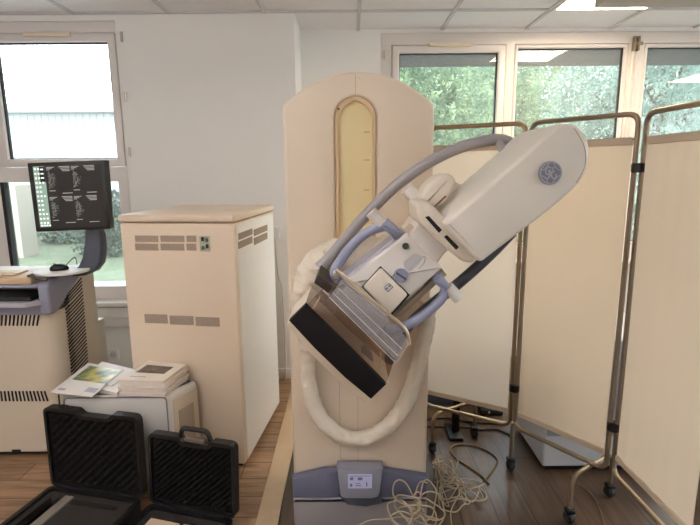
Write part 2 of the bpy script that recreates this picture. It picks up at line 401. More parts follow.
def leaf_cloud(name, n, size, shape, m):
    me = bpy.data.meshes.new(name); vs = []; fs = []
    for i in range(n):
        while True:
            p = Vector((random.uniform(-1, 1), random.uniform(-1, 1), random.uniform(-1, 1)))
            if p.length < 1 and p.length > .45 * random.random(): break
        q = p * (1 + .35 * noise.noise(p * 2.1))
        q = Vector((q.x * shape[0], q.y * shape[1], q.z * shape[2] + shape[3]))
        d = Vector((random.gauss(0, 1), random.gauss(0, 1), random.gauss(0, .6))).normalized(); e = d.orthogonal().normalized()
        e.rotate(Matrix.Rotation(random.random() * 6.28, 3, d)); w = d.cross(e)
        L_ = size * random.uniform(.6, 1.4); b = len(vs)
        vs += [q - e * L_, q + w * L_ * .4 + d * L_ * .15, q + e * L_, q - w * L_ * .4 + d * L_ * .15]
        fs.append((b, b + 1, b + 2, b + 3))
    me.from_pydata(vs, [], fs); me.materials.append(m); return me
crownA = leaf_cloud('crown', 34000, .036, (1.75, 1.2, 1.7, 2.6), LEAFA)
crownB = leaf_cloud('crown', 34000, .034, (1.7, 1.2, 1.8, 2.5), LEAFB)
trk = bmesh.new(); tube(trk, [(0, 0, 0), (.05, 0, 1.2), (0, .05, 2.6), (.1, 0, 3.6)], [.13, .11, .08, .03], 8)
for a in range(5): tube(trk, [(0, .03, 1.6 + .3 * a), (.5 * math.cos(a * 2.2), .5 * math.sin(a * 2.2), 2.3 + .3 * a), (1 * math.cos(a * 2.2), 1 * math.sin(a * 2.2), 2.8 + .3 * a)], [.05, .035, .012], 6)
tm = bpy.data.meshes.new('trunk'); trk.to_mesh(tm); trk.free(); tm.materials.append(BARK)
TREES = [(.6, 7.7, 'A', 1.0, 'leafy tree outside the pane beside the mammography column'),
         (4.6, 7.7, 'B', 1.0, 'bluish leafy tree outside in the first row, behind the handle mullion of the big window'),
         (8.7, 7.8, 'A', 1.05, 'leafy tree in the first row outside at the far end of the big window'),
         (-1.6, 11.3, 'B', 1.0, 'bluish tree in the second row outside, mostly hidden behind the column'),
         (2.7, 11.3, 'A', 1.1, 'bright green tree in the second row outside, behind the middle pane'),
         (7.2, 11.5, 'B', 1.1, 'bluish tree in the second row outside, behind the pane past the handle'),
         (.4, 15.4, 'B', 1.35, 'tall bluish tree in the third row outside, above the column shoulder'),
         (5.6, 15.6, 'A', 1.35, 'tall green tree in the third row outside, between the middle and far panes'),
         (11.2, 15.2, 'B', 1.3, 'tall tree in the third row outside the far end of the big window')]
for i, (x, y, k, sc, lab) in enumerate(TREES):
    t = thing('tree', lab, 'tree', (x, y, -.2), 'trees outside the big window')
    for nm, me in (('crown', crownA if k == 'A' else crownB), ('trunk', tm)):
        o = bpy.data.objects.new(nm, me); C.objects.link(o); o.parent = t
    t.scale = (sc, sc, sc); t.rotation_euler.z = (i % 2) * math.pi
shA = leaf_cloud('foliage', 3500, .045, (.75, .6, .62, .6), LEAFS)
SHR = [(-6.9, 12.2, 1.35, 'blue green shrub outside behind the monitor'), (-5.0, 10.2, 1.15, 'rounded shrub outside between the monitor and the window edge'), (-9.2, 12.2, 1.2, 'shrub outside beside the pale garden wall'), (-4.3, 12.4, 1.3, 'shrub outside hidden mostly by the cream cabinet')]
for x, y, sc, lab in SHR:
    t = thing('shrub', lab, 'shrub', (x, y, -.2), 'shrubs beyond the lawn')
    o = bpy.data.objects.new('foliage', shA); C.objects.link(o); o.parent = t
    st = bpy.data.objects.new('stem', tm); C.objects.link(st); st.parent = t; st.scale = (.35, .35, .3)
    t.scale = (sc, sc * .9, sc)

# ------------------------------------------------------------------ ceiling lamps
def lamp(x0, x1, y0, y1, lab):
    t = thing('ceiling_light', lab, 'ceiling light', ((x0 + x1) / 2, (y0 + y1) / 2, ZC), 'recessed ceiling lights')
    finish('frame', plate(rect(x0, x1, y0, y1), [rect(x0 + .015, x1 - .015, y0 + .015, y1 - .015)], ZC + .011, ZC - .004, M=Matrix(((1, 0, 0, 0), (0, 0, 1, 0), (0, 1, 0, 0), (0, 0, 0, 1)))), LAMPB, t, 0)
    finish('diffuser', Box((x0 + .015, y0 + .015, ZC + .002), (x1 - .015, y1 - .015, ZC + .011)), LAMP, t, 0)
lamp(1.30, 1.89, 2.83, 3.42, 'lit recessed ceiling panel above the folding screen')
for x0, y0 in ((3.74, 1.6), (3.74, 2.21)):
    lamp(x0, x0 + .59, y0, y0 + .59, 'lit recessed ceiling panel beyond the folding screen, mirrored in the far pane')
for x0, y0 in ((-2.75, .75), (-1.42, .75), (-2.75, -.1), (-1.42, -.1), (-2.75, -.95), (-1.42, -.95)):  # unseen pendants added to light the room like a flash bounced off the ceiling
    t = thing('added_fill_pendant', 'added fill luminaire hanging unseen from the ceiling behind the camera', 'added fill light', (x0, y0, ZC), 'added fill luminaires behind the camera')
    finish('housing', Box((x0, y0, 2.19), (x0 + 1.2, y0 + .16, 2.23), .004), LAMPB, t, 0)
    finish('diffuser', Box((x0 + .02, y0 + .015, 2.175), (x0 + 1.18, y0 + .145, 2.19)), FILLP, t, 0)
    finish('fill_uplight', Box((x0 + .02, y0 + .015, 2.23), (x0 + 1.18, y0 + .145, 2.238)), FILLU, t, 0)
    for q in (.1, 1.1): finish('suspension_rod', Tube([Vector((x0 + q, y0 + .08, 2.23)), Vector((x0 + q, y0 + .08, ZC + .011))], .004, 6), STEEL, t)
hs = thing('ceiling_fixture', 'long grey box fixture hanging under the lit ceiling panel', 'ceiling fixture', (2.2, 2.95, ZC))
a = at(594, 8, 2.75)
finish('housing', Box((a.x, 2.57, a.z), (a.x + 1.3, 2.75, a.z + .05), .004), mat('fixture_grey', (176, 168, 158), .5), hs)
finish('bracket', Box((a.x + .3, 2.62, a.z + .05), (a.x + .36, 2.70, ZC)), TBAR, hs)
finish('bracket', Box((a.x + 1.0, 2.62, a.z + .05), (a.x + 1.06, 2.70, ZC)), TBAR, hs)

# ------------------------------------------------------------------ mammography machine
YC = 1.90                                  # front face of the column
mm = thing('mammography_machine', 'cream mammography column with its tilted arm and tube head', 'x-ray machine', (.04, 2.1, 0))
cl_, cr_ = at(288, 290, YC).x, at(430.5, 290, YC).x
zt0 = at(282, 106, YC).z; ztm = at(357, 71, YC).z
arc = []
for k in range(25):
    t = k / 24; x = cl_ + (cr_ - cl_) * t; arc.append((x, zt0 + (ztm - zt0) * (1 - (2 * t - 1) ** 2) ** .93))
zb0 = at(360, 468, YC).z
sx0, sx1 = at(335.5, 150, YC).x, at(375.5, 150, YC).x; sz1 = at(355, 97, YC).z; sz0 = .86; sr = (sx1 - sx0) / 2
slot = [(sx0, sz0), (sx1, sz0)] + [((sx0 + sx1) / 2 + sr * math.cos(a), sz1 - sr + sr * math.sin(a)) for a in [math.pi * k / 14 for k in range(15)]]
zl, zmid = at(293, 475, YC).z, at(335, 468, YC).z
out = [(cl_, zl), (-.11, zmid), (.12, zmid), (cr_, zl)] + arc[::-1]
finish('column', plate(out, [slot], YC, YC + .34, bev=.014, seg=3), CREAM, mm)
finish('slot_lining', plate([(p[0], p[1]) for p in slot], [[((p[0] - .012 * (1 if p[0] > (sx0 + sx1) / 2 else -1)), p[1] - (.012 if p[1] > sz1 - sr else 0)) for p in slot]], YC - .002, YC + .02), mat('slot_edge', (206, 178, 140), .4), mm)
am = finish('slot_shutter', Box((sx0 + .002, YC + .012, sz0), (sx1 - .002, YC + .03, sz1 - .01)), AMBER, mm, 0)
MARKM = mat('scale_grey', (190, 168, 118), .5)
for yy in (132, 160, 190, 217):
    q = at(368, yy, YC + .011); finish('scale_mark', Box((q.x - .016, YC + .010, q.z - .002), (q.x + .006, YC + .0125, q.z + .002)), MARKM, am, 0)
SEAM = mat('seam_grey', (168, 150, 136), .7); xs = at(355.5, 85, YC).x
finish('panel_seam', Box((xs - .0008, YC - .0008, sz1 + .01), (xs + .0008, YC + .001, ztm - .012)), SEAM, mm, 0)
for xx in (340, 358): q = at(xx, 430, YC).x; finish('panel_seam', Box((q - .0008, YC - .0008, zmid + .002), (q + .0008, YC + .001, .92)), SEAM, mm, 0)
q = at(359.5, 77, YC); finish('screw_cap', Disc(Vector((q.x, YC - .002, q.z)), .006, (0, 1, 0), .008, 16), CREAM, mm)
q = at(338.5, 109, YC); finish('screw_hole', Disc(Vector((q.x, YC - .001, q.z)), .004, (0, 1, 0), .004, 12), BLACK, mm)
# base
yb = YC - .035
zb1 = at(360, 498, yb).z
bb = plate([(cl_ - .002, zb1), (cr_ + .002, zb1), (cr_ + .002, zl + .004), (.12, zmid + .004), (-.11, zmid + .004), (cl_ - .002, zl + .004)], [], yb, YC + .36, bev=.008)
finish('base_band', bb, BLUED, mm)
fo = plate(rounded([(cl_ + .0, 0), (cr_ + .0, 0), (cr_ + .0, zb1), (cl_ + .0, zb1)], [.05, .05, .002, .002]), [], yb - .006, YC + .37, bev=.012)
finish('base_foot', fo, BASEG, mm)
yp = YC - .07
pn = traced([(337, 469), (383, 469), (379, 497), (372, 499), (346, 499), (341, 497)], yp, .06, .006, 2)
cp = finish('control_panel', pn, mat('panel_grey', (142, 144, 158), .4), mm)
a = at(348, 474.5, yp); b = at(372, 488, yp)
dp = finish('display', Box((a.x, yp - .003, b.z), (b.x, yp + .004, a.z), .001), LCD, cp, 0)
ib = bmesh.new(); random.seed(3)
for u, v, w, h in ((.08, .62, .14, .2), (.4, .62, .2, .2), (.08, .15, .1, .22), (.3, .2, .25, .06), (.75, .15, .05, .3), (.05, .9, .9, .03), (.3, .36, .2, .05)):
    box(ib, (a.x + (b.x - a.x) * u, yp - .004, b.z + (a.z - b.z) * v), (a.x + (b.x - a.x) * (u + w), yp - .0028, b.z + (a.z - b.z) * (v + h)))
finish('display_symbols', ib, LCDI, dp, 0)
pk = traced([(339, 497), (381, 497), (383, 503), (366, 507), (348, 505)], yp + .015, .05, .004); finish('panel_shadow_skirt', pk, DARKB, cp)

# arm hub and carrier beam behind the body
hub = bmesh.new(); hc = at(395, 268, 1.70); disc(hub, hc + Vector((0, .06, 0)), .10, (0, 1, 0), .38, 40, .012)
finish('rotation_hub', hub, CREAM2, mm)
finish('carrier_beam', traced([(352, 282), (412, 222), (440, 252), (384, 308)], 1.66, .10, .012, 3, .02), CREAM2, mm)
finish('carrier_arm', traced([(398, 240), (424, 198), (446, 178), (476, 190), (470, 230), (428, 272)], 1.68, .09, .02, 3, .03), CREAM2, mm)
# tube head
YH = 1.36
head_px = [(443, 224), (482, 191), (523, 156), (551, 130), (563, 122), (577, 124), (588, 136), (591, 153), (588, 170), (579, 185), (553, 208), (481, 263), (474, 258)]
hp = [(at(x, y, YH).x, at(x, y, YH).z) for x, y in head_px]
hd = plate(rounded(hp, [.012, .01, .01, .03, .03, .03, .03, .03, .03, .03, .02, .012, .01], 3), [], YH, YH + .30, bev=.013, seg=4)
head = finish('tube_head', hd, mat('head_cream', (230, 224, 215), .36, var=.01, scale=3), mm, 50)
sb = bmesh.new()
sp = spline([at(574, 128, YH - .0), at(584, 146, YH - .0), at(585, 166, YH - .0), at(576, 183, YH - .0)], 6)
# emblem: round badge with an entwined script monogram
lc = at(549.5, 173, YH); yl = YH - .004
bd = finish('badge', Disc(Vector((lc.x, yl, lc.z)), .031, (0, 1, 0), .010, 40, .002), mat('badge_blue_grey', (132, 132, 148), .4, .1), head)
rg = bmesh.new()
def L2(u, v): return Vector((lc.x + u * .031, yl - .005, lc.z + v * .031))
tube(rg, [L2(.9 * math.cos(a), .9 * math.sin(a)) for a in [2 * math.pi * k / 40 for k in range(41)]], .0022, 6)
for k in range(4):
    a0 = math.pi / 4 + k * math.pi / 2
    tube(rg, spline([L2(.86 * math.cos(a0 + t), .86 * math.sin(a0 + t)) * 1 if t in (-.55, .55) else L2(.66 * math.cos(a0 + t), .66 * math.sin(a0 + t)) for t in (-.55, -.25, 0, .25, .55)], 4), .0016, 6)
tube(rg, spline([L2(u, v) for u, v in ((-.02, .42), (-.22, .52), (-.45, .3), (-.42, -.05), (-.18, -.1), (-.06, .15), (-.2, .2), (-.1, -.2), (-.25, -.48), (-.5, -.35))], 5), .0022, 6)
tube(rg, spline([L2(u, v) for u, v in ((.48, .36), (.28, .52), (.1, .32), (.28, .12), (.08, .05), (.06, -.3), (.28, -.48), (.5, -.25), (.36, -.1))], 5), .0022, 6)
finish('monogram', rg, mat('badge_silver', (178, 178, 190), .35, .3), bd)
gs = bmesh.new(); tube(gs, sp, .0012, 6)
finish('cap_seam', gs, mat('seam_tan', (176, 158, 136), .6), head)
# lower end of the head: lip, slots
fl_px = [(415, 207), (425, 200), (441, 219), (478, 256), (474, 264), (464, 261), (428, 228)]
YL = 1.40
finish('collimator_lip', traced([(416, 204), (428, 200), (480, 254), (474, 264), (462, 262), (418, 222)], YL, .20, .012, 3, .012), CREAM2, head)
for sq in ([(425, 217), (429, 216), (442, 230), (439, 233)], [(444, 237), (447, 235), (459, 247), (456, 250)]):
    finish('filter_slot', traced(sq, YL - .002, .02), BLACK, head, 0)
sc_ = bmesh.new()
a, b = at(446, 196, YH + .15), at(437, 204, YH + .15)
for k in range(2):
    o_ = Vector((-.012 * k, 0, -.012 * k)); tube(sc_, [a + o_, b + o_ + Vector((-.02, 0, -.02))], .003, 6)
finish('cooling_slit', sc_, mat('slit_brown', (120, 92, 66), .6), head, 0)
kb = bmesh.new(); tube(kb, [at(406, 188, 1.60), at(418, 200, 1.60)], [.022, .022], 18); finish('side_knob', kb, GREYP, head)
finish('cable_boot', traced([(420, 212), (418, 200), (428, 183), (440, 174), (451, 173), (458, 182), (446, 204)], 1.52, .10, .016, 4, .02), CREAM2, head)
# neck
finish('neck', traced([(409, 238), (420, 221), (448, 249), (436, 263)], 1.50, .14, .006, 2), GREYP, mm)
finish('neck_block', traced([(405, 236), (416, 226), (444, 254), (438, 263)], 1.52, .12, .004, 2), mat('neck_tan', (206, 190, 170), .45), mm)
# body
YBD = 1.50
bd_px = [(407, 233), (443, 268), (389, 315), (385, 316), (343, 280), (345, 283)]
body = finish('compression_carriage', traced([(407, 233), (443, 268), (386, 318), (342, 284)], YBD, .14, .008, 3, .008), GREYP, mm)
finish('side_cover', traced([(404, 231), (408, 234), (343, 286), (337, 283)], YBD + .02, .11, .003), LAV, body)
YQ = YBD - .012
cv = finish('push_cover', traced([(381, 268), (408, 295), (390, 315), (363, 287)], YQ, .02, .006, 3, .008), CREAM2, body)
finish('cover_gap', traced([(380.5, 266), (410, 295), (390.5, 317), (361.5, 287)], YBD - .0015, .01), BLACK, body, 0)
q = at(388.5, 287.5, YQ)
eb = bmesh.new()
Mq = Matrix.Translation((q.x, YQ - .0008, q.z)) @ Matrix.Rotation(R(45), 4, 'Y')
box(eb, (-.010, 0, -.012), (.010, .003, .012), M=Mq); finish('cover_symbol', eb, mat('symbol_grey', (128, 130, 150), .4), cv, 0)
e2 = bmesh.new()
for k in (-1, 1): box(e2, (-.003 + .005 * k, -.001, -.010), (.0 + .005 * k, .0005, .010), M=Mq)
box(e2, (-.008, -.001, -.0015), (.008, .0005, .0015), M=Mq)
finish('cover_symbol_line', e2, GREYP, cv, 0)
k0 = at(400.5, 275, YBD); kn = finish('round_knob', Disc(Vector((k0.x, YBD - .006, k0.z)), .0215, (0, 1, 0), .016, 32, .003), BLUEG, body)
ks = bmesh.new(); box(ks, (-.018, -.002, -.003), (.018, .002, .003), M=Matrix.Translation((k0.x, YBD - .0145, k0.z)) @ Matrix.Rotation(R(35), 4, 'Y')); finish('knob_slot', ks, DARKB, kn, 0)
k1 = at(405.5, 246, YBD); finish('indicator_button', Disc(Vector((k1.x, YBD - .002, k1.z)), .010, (0, 1, 0), .008, 24, .001), mat('button_dark', (60, 66, 70), .4), body)
ar = bmesh.new(); tube(ar, spline([at(x, y, YBD - .0005) for x, y in ((407, 272), (420, 259), (425, 257), (424, 263), (419, 269))], 5), .0012, 6); finish('arrow_marking', ar, mat('marking_grey', (176, 176, 190), .5), body)
finish('recess_marking', traced([(403, 262), (415, 253), (423, 257), (420, 263), (410, 272), (405, 270)], YBD - .001, .004, 0, 1, .01), mat('recess_grey', (192, 189, 195), .45), body, 0)
# dark lower flank of the carriage and clear box fitted below it
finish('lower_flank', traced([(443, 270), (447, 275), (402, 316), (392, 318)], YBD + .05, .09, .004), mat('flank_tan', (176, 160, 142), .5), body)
YA = 1.46
tray = finish('compression_paddle', traced([(342, 280), (400, 330), (409, 344), (397, 362), (329, 296)], YA, .006, .001, 1), CLEARP, mm, 0)
finish('paddle_side', traced([(329, 296), (397, 362), (399, 360), (331, 293)], YA + .006, .18), CLEARP, tray, 0)
finish('paddle_back', traced([(340, 283), (400, 335), (392, 352), (334, 296)], YA + .18, .006), CLEARP, tray, 0)
ln = bmesh.new()
for (x0, y0, x1, y1) in ((333, 293, 398, 356), (338, 288, 402, 349), (329, 297, 396, 363), (397, 362, 408, 345)):
    tube(ln, [at(x0, y0, YA - .001), at(x1, y1, YA - .001)], .0013, 6)
finish('paddle_edge', ln, mat('paddle_white', (226, 222, 222), .35), tray)
finish('paddle_holder', traced([(346, 287), (389, 322), (376, 336), (335, 297)], YA + .03, .10, .004), mat('holder_grey', (214, 211, 213), .4), tray)
finish('support_strip', Tube(mend([at(336, 270, YA - .015), at(404, 327, YA - .015), at(408, 334, YA - .012), at(409.5, 345, YA - .01)], .03), .0055, 10), mat('strip_steel', (214, 196, 170), .3, .5), mm)
fk = bmesh.new(); box(fk, tuple(at(333, 272, YA)), tuple(at(339, 279, YA) + Vector((0, .03, 0))), .003); finish('strip_clip', fk, STEEL, mm)
# image receptor with smoked shield
YR = 1.44
rec_px = [(289, 321), (305, 305), (346, 345), (386, 385), (370, 401), (346, 378), (318, 350)]
rec = finish('image_receptor', traced([(289, 321), (305, 305), (346, 345), (386, 385), (371, 399.5), (345, 378), (315, 349)], YR, .03, .004, 2), BLACKM, mm)
finish('receptor_housing', traced([(286.5, 325), (305, 305), (346, 345), (389, 383), (370, 407), (343, 385.5), (312, 356)], YR + .03, .24, .008, 2), CREAM, mm)
sh = finish('smoked_shield', traced([(306, 306), (322, 289), (395, 357), (386, 385)], YR + .03, .005), SMOKE, mm, 0)
finish('shield_back', traced([(306, 306), (322, 289), (395, 357), (386, 385)], YR + .2, .005), SMOKE, sh, 0)
finish('shield_edge', Tube([at(323, 290, YR + .028), at(394, 357, YR + .028)], .002, 6), mat('shield_edge_white', (214, 206, 200), .4), sh)
finish('shield_post', Tube([at(312.5, 310, YR + .06), at(320, 297, YR + .06)], .0028, 6), CREAM2, sh)
finish('shield_post', Tube([at(380.5, 352, YR + .06), at(381, 376, YR + .06)], .0028, 6), CREAM2, sh)
finish('shield_end', traced([(318, 275), (333, 287), (328.5, 293.5), (314, 283)], YR + .01, .16, .004), mat('shield_brown', (44, 34, 26), .5), mm)
finish('grip_lever', traced([(360, 352), (366, 349), (371, 353), (374, 362), (370, 366), (364, 360)], YR + .09, .05, .006, 2, .006), BASEG, sh)
# handles
YHN = 1.50
def handle(block, knob, loop, bm_, km, lm, kr=.019):
    hn = finish('handle_joint', traced(block, YHN, .08, .008, 2, .008), bm_, mm)
    finish('handle_loop', Tube(spline([at(x, y, YHN + .03) for x, y in loop], 6), .0155, 12), lm, hn)
    finish('handle_knob', Tube([at(*knob[0], YHN + .03), at(*knob[1], YHN + .03)], kr, 18), km, hn)
handle([(381, 225), (390, 220), (402, 232), (395, 242)], ((371, 212), (382, 224)), ((388, 225), (374, 229), (362, 236), (349, 249), (340, 262), (334.5, 272), (337, 279)), BLUEG, GREYP, BLUEG)
handle([(432, 281), (440, 273), (451, 286), (446, 293)], ((448, 287), (459, 299)), ((446, 285), (442, 298), (430, 310), (416, 320), (403, 327), (392, 331), (384, 328)), BLUEG, GREYP, BLUEG)
# patient rails
YT = 1.70
finish('patient_rail', Tube(spline([at(x, y, YT) for x, y in ((321, 268), (340, 245), (367, 214), (398, 184), (428, 163), (456, 149), (480, 142), (502, 140), (520, 148))], 6), [.026, .024, .021, .020] + [.0195] * 60, 14), TUBEG, mm)
finish('patient_rail', Tube(spline([at(x, y, YT) for x, y in ((512, 232), (497, 248), (476, 268), (454, 287), (430, 306), (412, 322), (398, 342), (388, 362))], 6), .0195, 14), DARKB, mm)  # twin of the upper rail, coloured darker for the shade it hangs in
for p_, q_, m_ in (((500, 243, YT), (488, 236, YH + .27), DARKB), ((498, 141, YT), (506, 156, YH + .27), TUBEG), ((321, 269, YT), (326, 300, YR + .22), TUBEG)):
    finish('rail_bracket', Tube([at(*p_), at(*q_)], .014, 10), m_, mm)
finish('receptor_support', traced([(354, 281), (386, 308), (362, 352), (330, 325)], 1.69, .06, .008, 2), CREAM2, mm)
# wrapped cable sleeve hanging in a loop in front of the column
sl = [at(p[0], p[1], p[2] - .115) for p in ((392, 256, 1.92), (368, 254, 1.91), (345, 256, 1.91), (325, 263, 1.92), (313, 278, 1.93), (308, 300, 1.94), (309, 330, 1.95), (308.5, 352, 1.96), (308, 378, 1.965), (314, 405, 1.97), (328, 426, 1.97), (348, 438, 1.97), (370, 436, 1.97), (392, 422, 1.97), (407, 400, 1.97), (417, 370, 1.97), (424, 340, 1.965), (428, 318, 1.96), (428, 300, 1.95))]
rr = [.064, .066, .068, .068, .066, .06, .05, .033, .029, .031, .032, .032, .031, .032, .032, .030, .029, .028, .027]
sp = spline(sl, 9); rs = [rr[min(int(i / 9), 17)] * (1 - (i / 9) % 1) + rr[min(int(i / 9) + 1, 18)] * ((i / 9) % 1) for i in range(len(sp))]
finish('cable_sleeve', Tube(sp, rs, 18, wob=.2), SLEEVE, mm, 60)

# ------------------------------------------------------------------ electronics cabinet
ca = R(6.5)
cx = Vector((math.cos(ca), -math.sin(ca), 0)); cy = Vector((math.sin(ca), math.cos(ca), 0))
o = az(245.5, 468, 0); CM = frame(o, cx, cy)     # front corner on the floor; local x<0 to the left, y back
CW, CD, CH = .565, .70, at(231, 215, o.y).z
cab = thing('electronics_cabinet', 'tall cream electronics cabinet with vent strips beside the mammography column', 'cabinet', o + cx * -.25)
cabp = lambda n, bm, m, p=None, s=35: finish(n, bm, m, p or cab, s)
cabp('body', Box((-CW, 0, .02), (0, CD, CH - .04), .008, 2, CM), WARM)
cabp('side_panel', Box((-.004, .035, .03), (.006, CD - .02, CH - .05), .002, 1, CM), CSIDE)
cabp('plinth', Box((-CW + .02, .02, 0), (-.02, CD - .02, .03), 0, 1, CM), BLACK)
cabp('lid', Box((-CW - .006, -.008, CH - .036), (.008, CD + .004, CH), .012, 3, CM), WARM)
def cl2(px, py):                                    # picture point on the cabinet front -> local x,z
    d = ray(px, py); n = cy; t = (o - EYEV).dot(n) / d.dot(n); return CM.inverted() @ (EYEV + d * t)
def cs2(px, py):
    d = ray(px, py); n = cx; t = (o + cx * .006 - EYEV).dot(n) / d.dot(n); return CM.inverted() @ (EYEV + d * t)
def vents(lst, on):
    for r_ in lst:
        vb = bmesh.new(); a = on(r_[0], r_[1]); b = on(r_[2], r_[3])
        if on is cl2: box(vb, (a.x, -.002, a.z), (b.x, .004, b.z), M=CM)
        else: box(vb, (.003, a.y, a.z), (.0085, b.y, b.z), M=CM)
        cabp('vent_grille', vb, VENT, None, 0)
for x0, x1 in ((135, 158.5), (160.5, 184.5), (186.5, 196.5)):
    vents([(x0, 235.5, x1, 242), (x0, 243.5, x1, 250.5)], cl2)
for x0, x1, dy in ((144.5, 168, 0), (169.5, 194, 1.5), (195.5, 220, 3)): vents([(x0, 314 + dy, x1, 323.5 + dy)], cl2)
a, b = cl2(199.5, 236), cl2(210.5, 251.5)
sw = cabp('breaker_panel', Box((a.x, -.003, b.z), (b.x, .004, a.z), 0, 1, CM), mat('breaker_plate', (176, 176, 160), .4), None, 0)
for px, py, c in ((203, 239, BLACK), (207, 240, mat('green_switch', (60, 92, 66), .4)), (203.5, 247.5, mat('green_switch_dark', (70, 104, 76), .4)), (207.5, 246, BLACK)):
    q = cl2(px, py); cabp('breaker_switch', Box((q.x - .006, -.010, q.z - .009), (q.x + .006, 0, q.z + .009), .002, 1, CM), c, sw)
for x0, x1 in ((238.5, 252), (254, 267)):
    dy = (x0 - 238.5) * -.25
    a, b = cs2(x0, 234 + dy), cs2(x1, 240 + dy)
    for (yy0, yy1) in ((233.5, 240), (242, 249)):
        a, b = cs2(x0, yy1 + dy), cs2(x1, yy0 + dy - 3)
        a2 = cs2(x0, yy0 + dy); cabp('vent_grille', Box((.003, a.y, a.z), (.0085, b.y, a2.z), 0, 1, CM), VENT, None, 0)

# ------------------------------------------------------------------ workstation console
yc0, xc1 = 2.44, -1.50
ws = thing('workstation_console', 'cream imaging workstation console with blue grey desk and monitor', 'workstation', (-2.0, 2.7, 0))
wp = lambda n, bm, m, p=None, s=35: finish(n, bm, m, p or ws, s)
PT = Matrix(((1, 0, 0, 0), (0, 0, 1, 0), (0, 1, 0, 0), (0, 0, 0, 1)))     # plate in plan: 2-D point is (x, y), extruded in z
plan = rounded([(-2.55, yc0), (xc1, yc0), (xc1 + .005, 2.87), (-2.55, 2.87)], [.02, .10, .03, .02], 8)
wp('body', plate(plan, [], .035, .80, M=PT), CONSOLE)
wp('plinth', plate(rounded([(-2.5, yc0 + .04), (xc1 - .05, yc0 + .04), (xc1 - .05, 2.82), (-2.5, 2.82)], .05), [], 0, .04, M=PT), BLACK)
wp('tail_panel', Box((xc1 - .12, 2.87, .035), (xc1 - .01, 2.96, .62), .01), mat('tail_grey', (200, 198, 188), .5))
wp('shoulder', Box((-2.5, 2.58, .12), (xc1 + .0035, 2.86, .94), .004), CONSOLE)
def slatrow(px0, px1, n, py0, py1, sk):
    vb = bmesh.new()
    for k in range(n):
        x = px0 + (px1 - px0) * k / (n - 1); a = at(x, py1, yc0); b = at(x + sk * (k / n), py0, yc0)
        tube(vb, [(a.x, yc0 - .001, a.z), (b.x, yc0 - .001, b.z)], .0045, 6)
    wp('front_vent', vb, BLACK)
slatrow(-22, 37, 16, 315, 325.5, 2); slatrow(-28, 48, 21, 391, 401, -3.5)
sv = bmesh.new()
def sd(px, py):
    d = ray(px, py); t = (xc1 + .004) / d.x; return EYEV + d * t
for k in range(27):
    yy = 287 + k * 3.45; xl = 62.5 + k * .33 + (2 if k > 3 else 4 - k); xr_ = 81.5 + k * .27
    a, b = sd(xl, yy + 9), sd(xr_, yy - 9)
    a.x = b.x = xc1 + .002
    tube(sv, [a, b], .0055, 6)
wp('side_vent', sv, BLACK)
a = at(12, 449.5, yc0); b = at(21, 451.5, yc0); wp('castor_slot', Box((a.x, yc0 - .003, b.z), (b.x, yc0 + .01, a.z)), BLACK, None, 0)
# desk: wedge seen from the side (y, z), extruded across; keyboard niche in its front
ST = Matrix(((0, 1, 0, 0), (1, 0, 0, 0), (0, 0, 1, 0), (0, 0, 0, 1)))      # 2-D point is (y, z), extruded in x
XN = -1.545
DESKB = mat('desk_grey_blue', (138, 141, 162), .4, var=.04)
yd = 2.41
wedge = [(yd, .797), (2.47, .797), (2.54, .835), (2.62, .885), (2.71, .927), (2.83, .972), (2.83, .985), (2.56, .985), (yd, .952)]
dk = wp('desk', plate(rounded(wedge, .02, 3), [], xc1 + .006, XN, M=ST, bev=.012, seg=3), DESKB)
wp('desk_top', plate(rounded([(yd + .18, .80), (2.83, .80), (2.83, .95), (yd, .95), (yd, .935), (yd + .18, .93)], .004, 2), [], XN, -2.55, M=ST), DESKB, dk)
wp('desk_apron', Box((-2.55, yd + .005, .797), (XN, yd + .2, .85), .004), DESKB, dk)
kt = wp('keyboard_tray', plate(rounded([(-2.5, yd - .05), (XN - .04, yd - .05), (XN + .012, yd + .0), (XN + .0, yd + .17), (-2.5, yd + .17)], .01, 3), [], .85, .872, M=PT), LAV)
kbd = wp('keyboard', Box((-2.45, yd - .02, .872), (XN - .03, yd + .15, .892), .004), BLACK, kt)
kk = bmesh.new()
for r_ in range(5):
    for c in range(32): box(kk, (-2.43 + c * .026, yd - .01 + r_ * .028, .892), (-2.43 + c * .026 + .021, yd - .01 + r_ * .028 + .022, .898))
wp('keyboard_key', kk, mat('key_black', (38, 38, 40), .5), kbd, 0)
dc = az(62, 270.5, .995); md = bmesh.new(); t = bmesh.new()
bmesh.ops.create_cone(t, cap_ends=True, segments=48, radius1=.120, radius2=.120, depth=.010)
merge(md, t, Matrix.Translation((dc.x, dc.y, .9935)) @ Matrix.Diagonal((1.1, 1.0, 1, 1))); wp('mouse_tray', md, PAPER, dk)
# monitor on its swivel arm
ym = 2.60
arm_px = [(85, 227), (97, 227), (100.5, 236), (101.5, 252), (100, 264), (94, 272), (84, 276), (72, 277), (72, 272), (78, 266), (81.5, 258), (83.5, 244)]
wp('monitor_arm', traced(arm_px, ym, .06, .012, 3), DARKB)
mq = [at(x, y, ym - .06) for x, y in ((27, 163), (104.5, 160), (110, 229), (36, 232))]
mon = wp('monitor', plate(rounded([(p.x, p.z) for p in mq], .006, 3), [], ym - .06, ym - .012, bev=.004), BLACK)
wp('monitor_back', Disc(Vector((at(92, 222, ym).x, ym - .005, at(92, 222, ym).z)), .04, (0, 1, 0), .03, 24), BLACK, mon)
def mp(u, v):                                       # 0..1 across the monitor face
    a = mq[0].lerp(mq[1], u); b = mq[3].lerp(mq[2], u); p = a.lerp(b, v); return (p.x, p.z)
def quad(bm, u0, u1, v0, v1, y0, y1):
    return plate([mp(u0, v1), mp(u1, v1), mp(u1, v0), mp(u0, v0)], [], y0, y1, bm=bm)
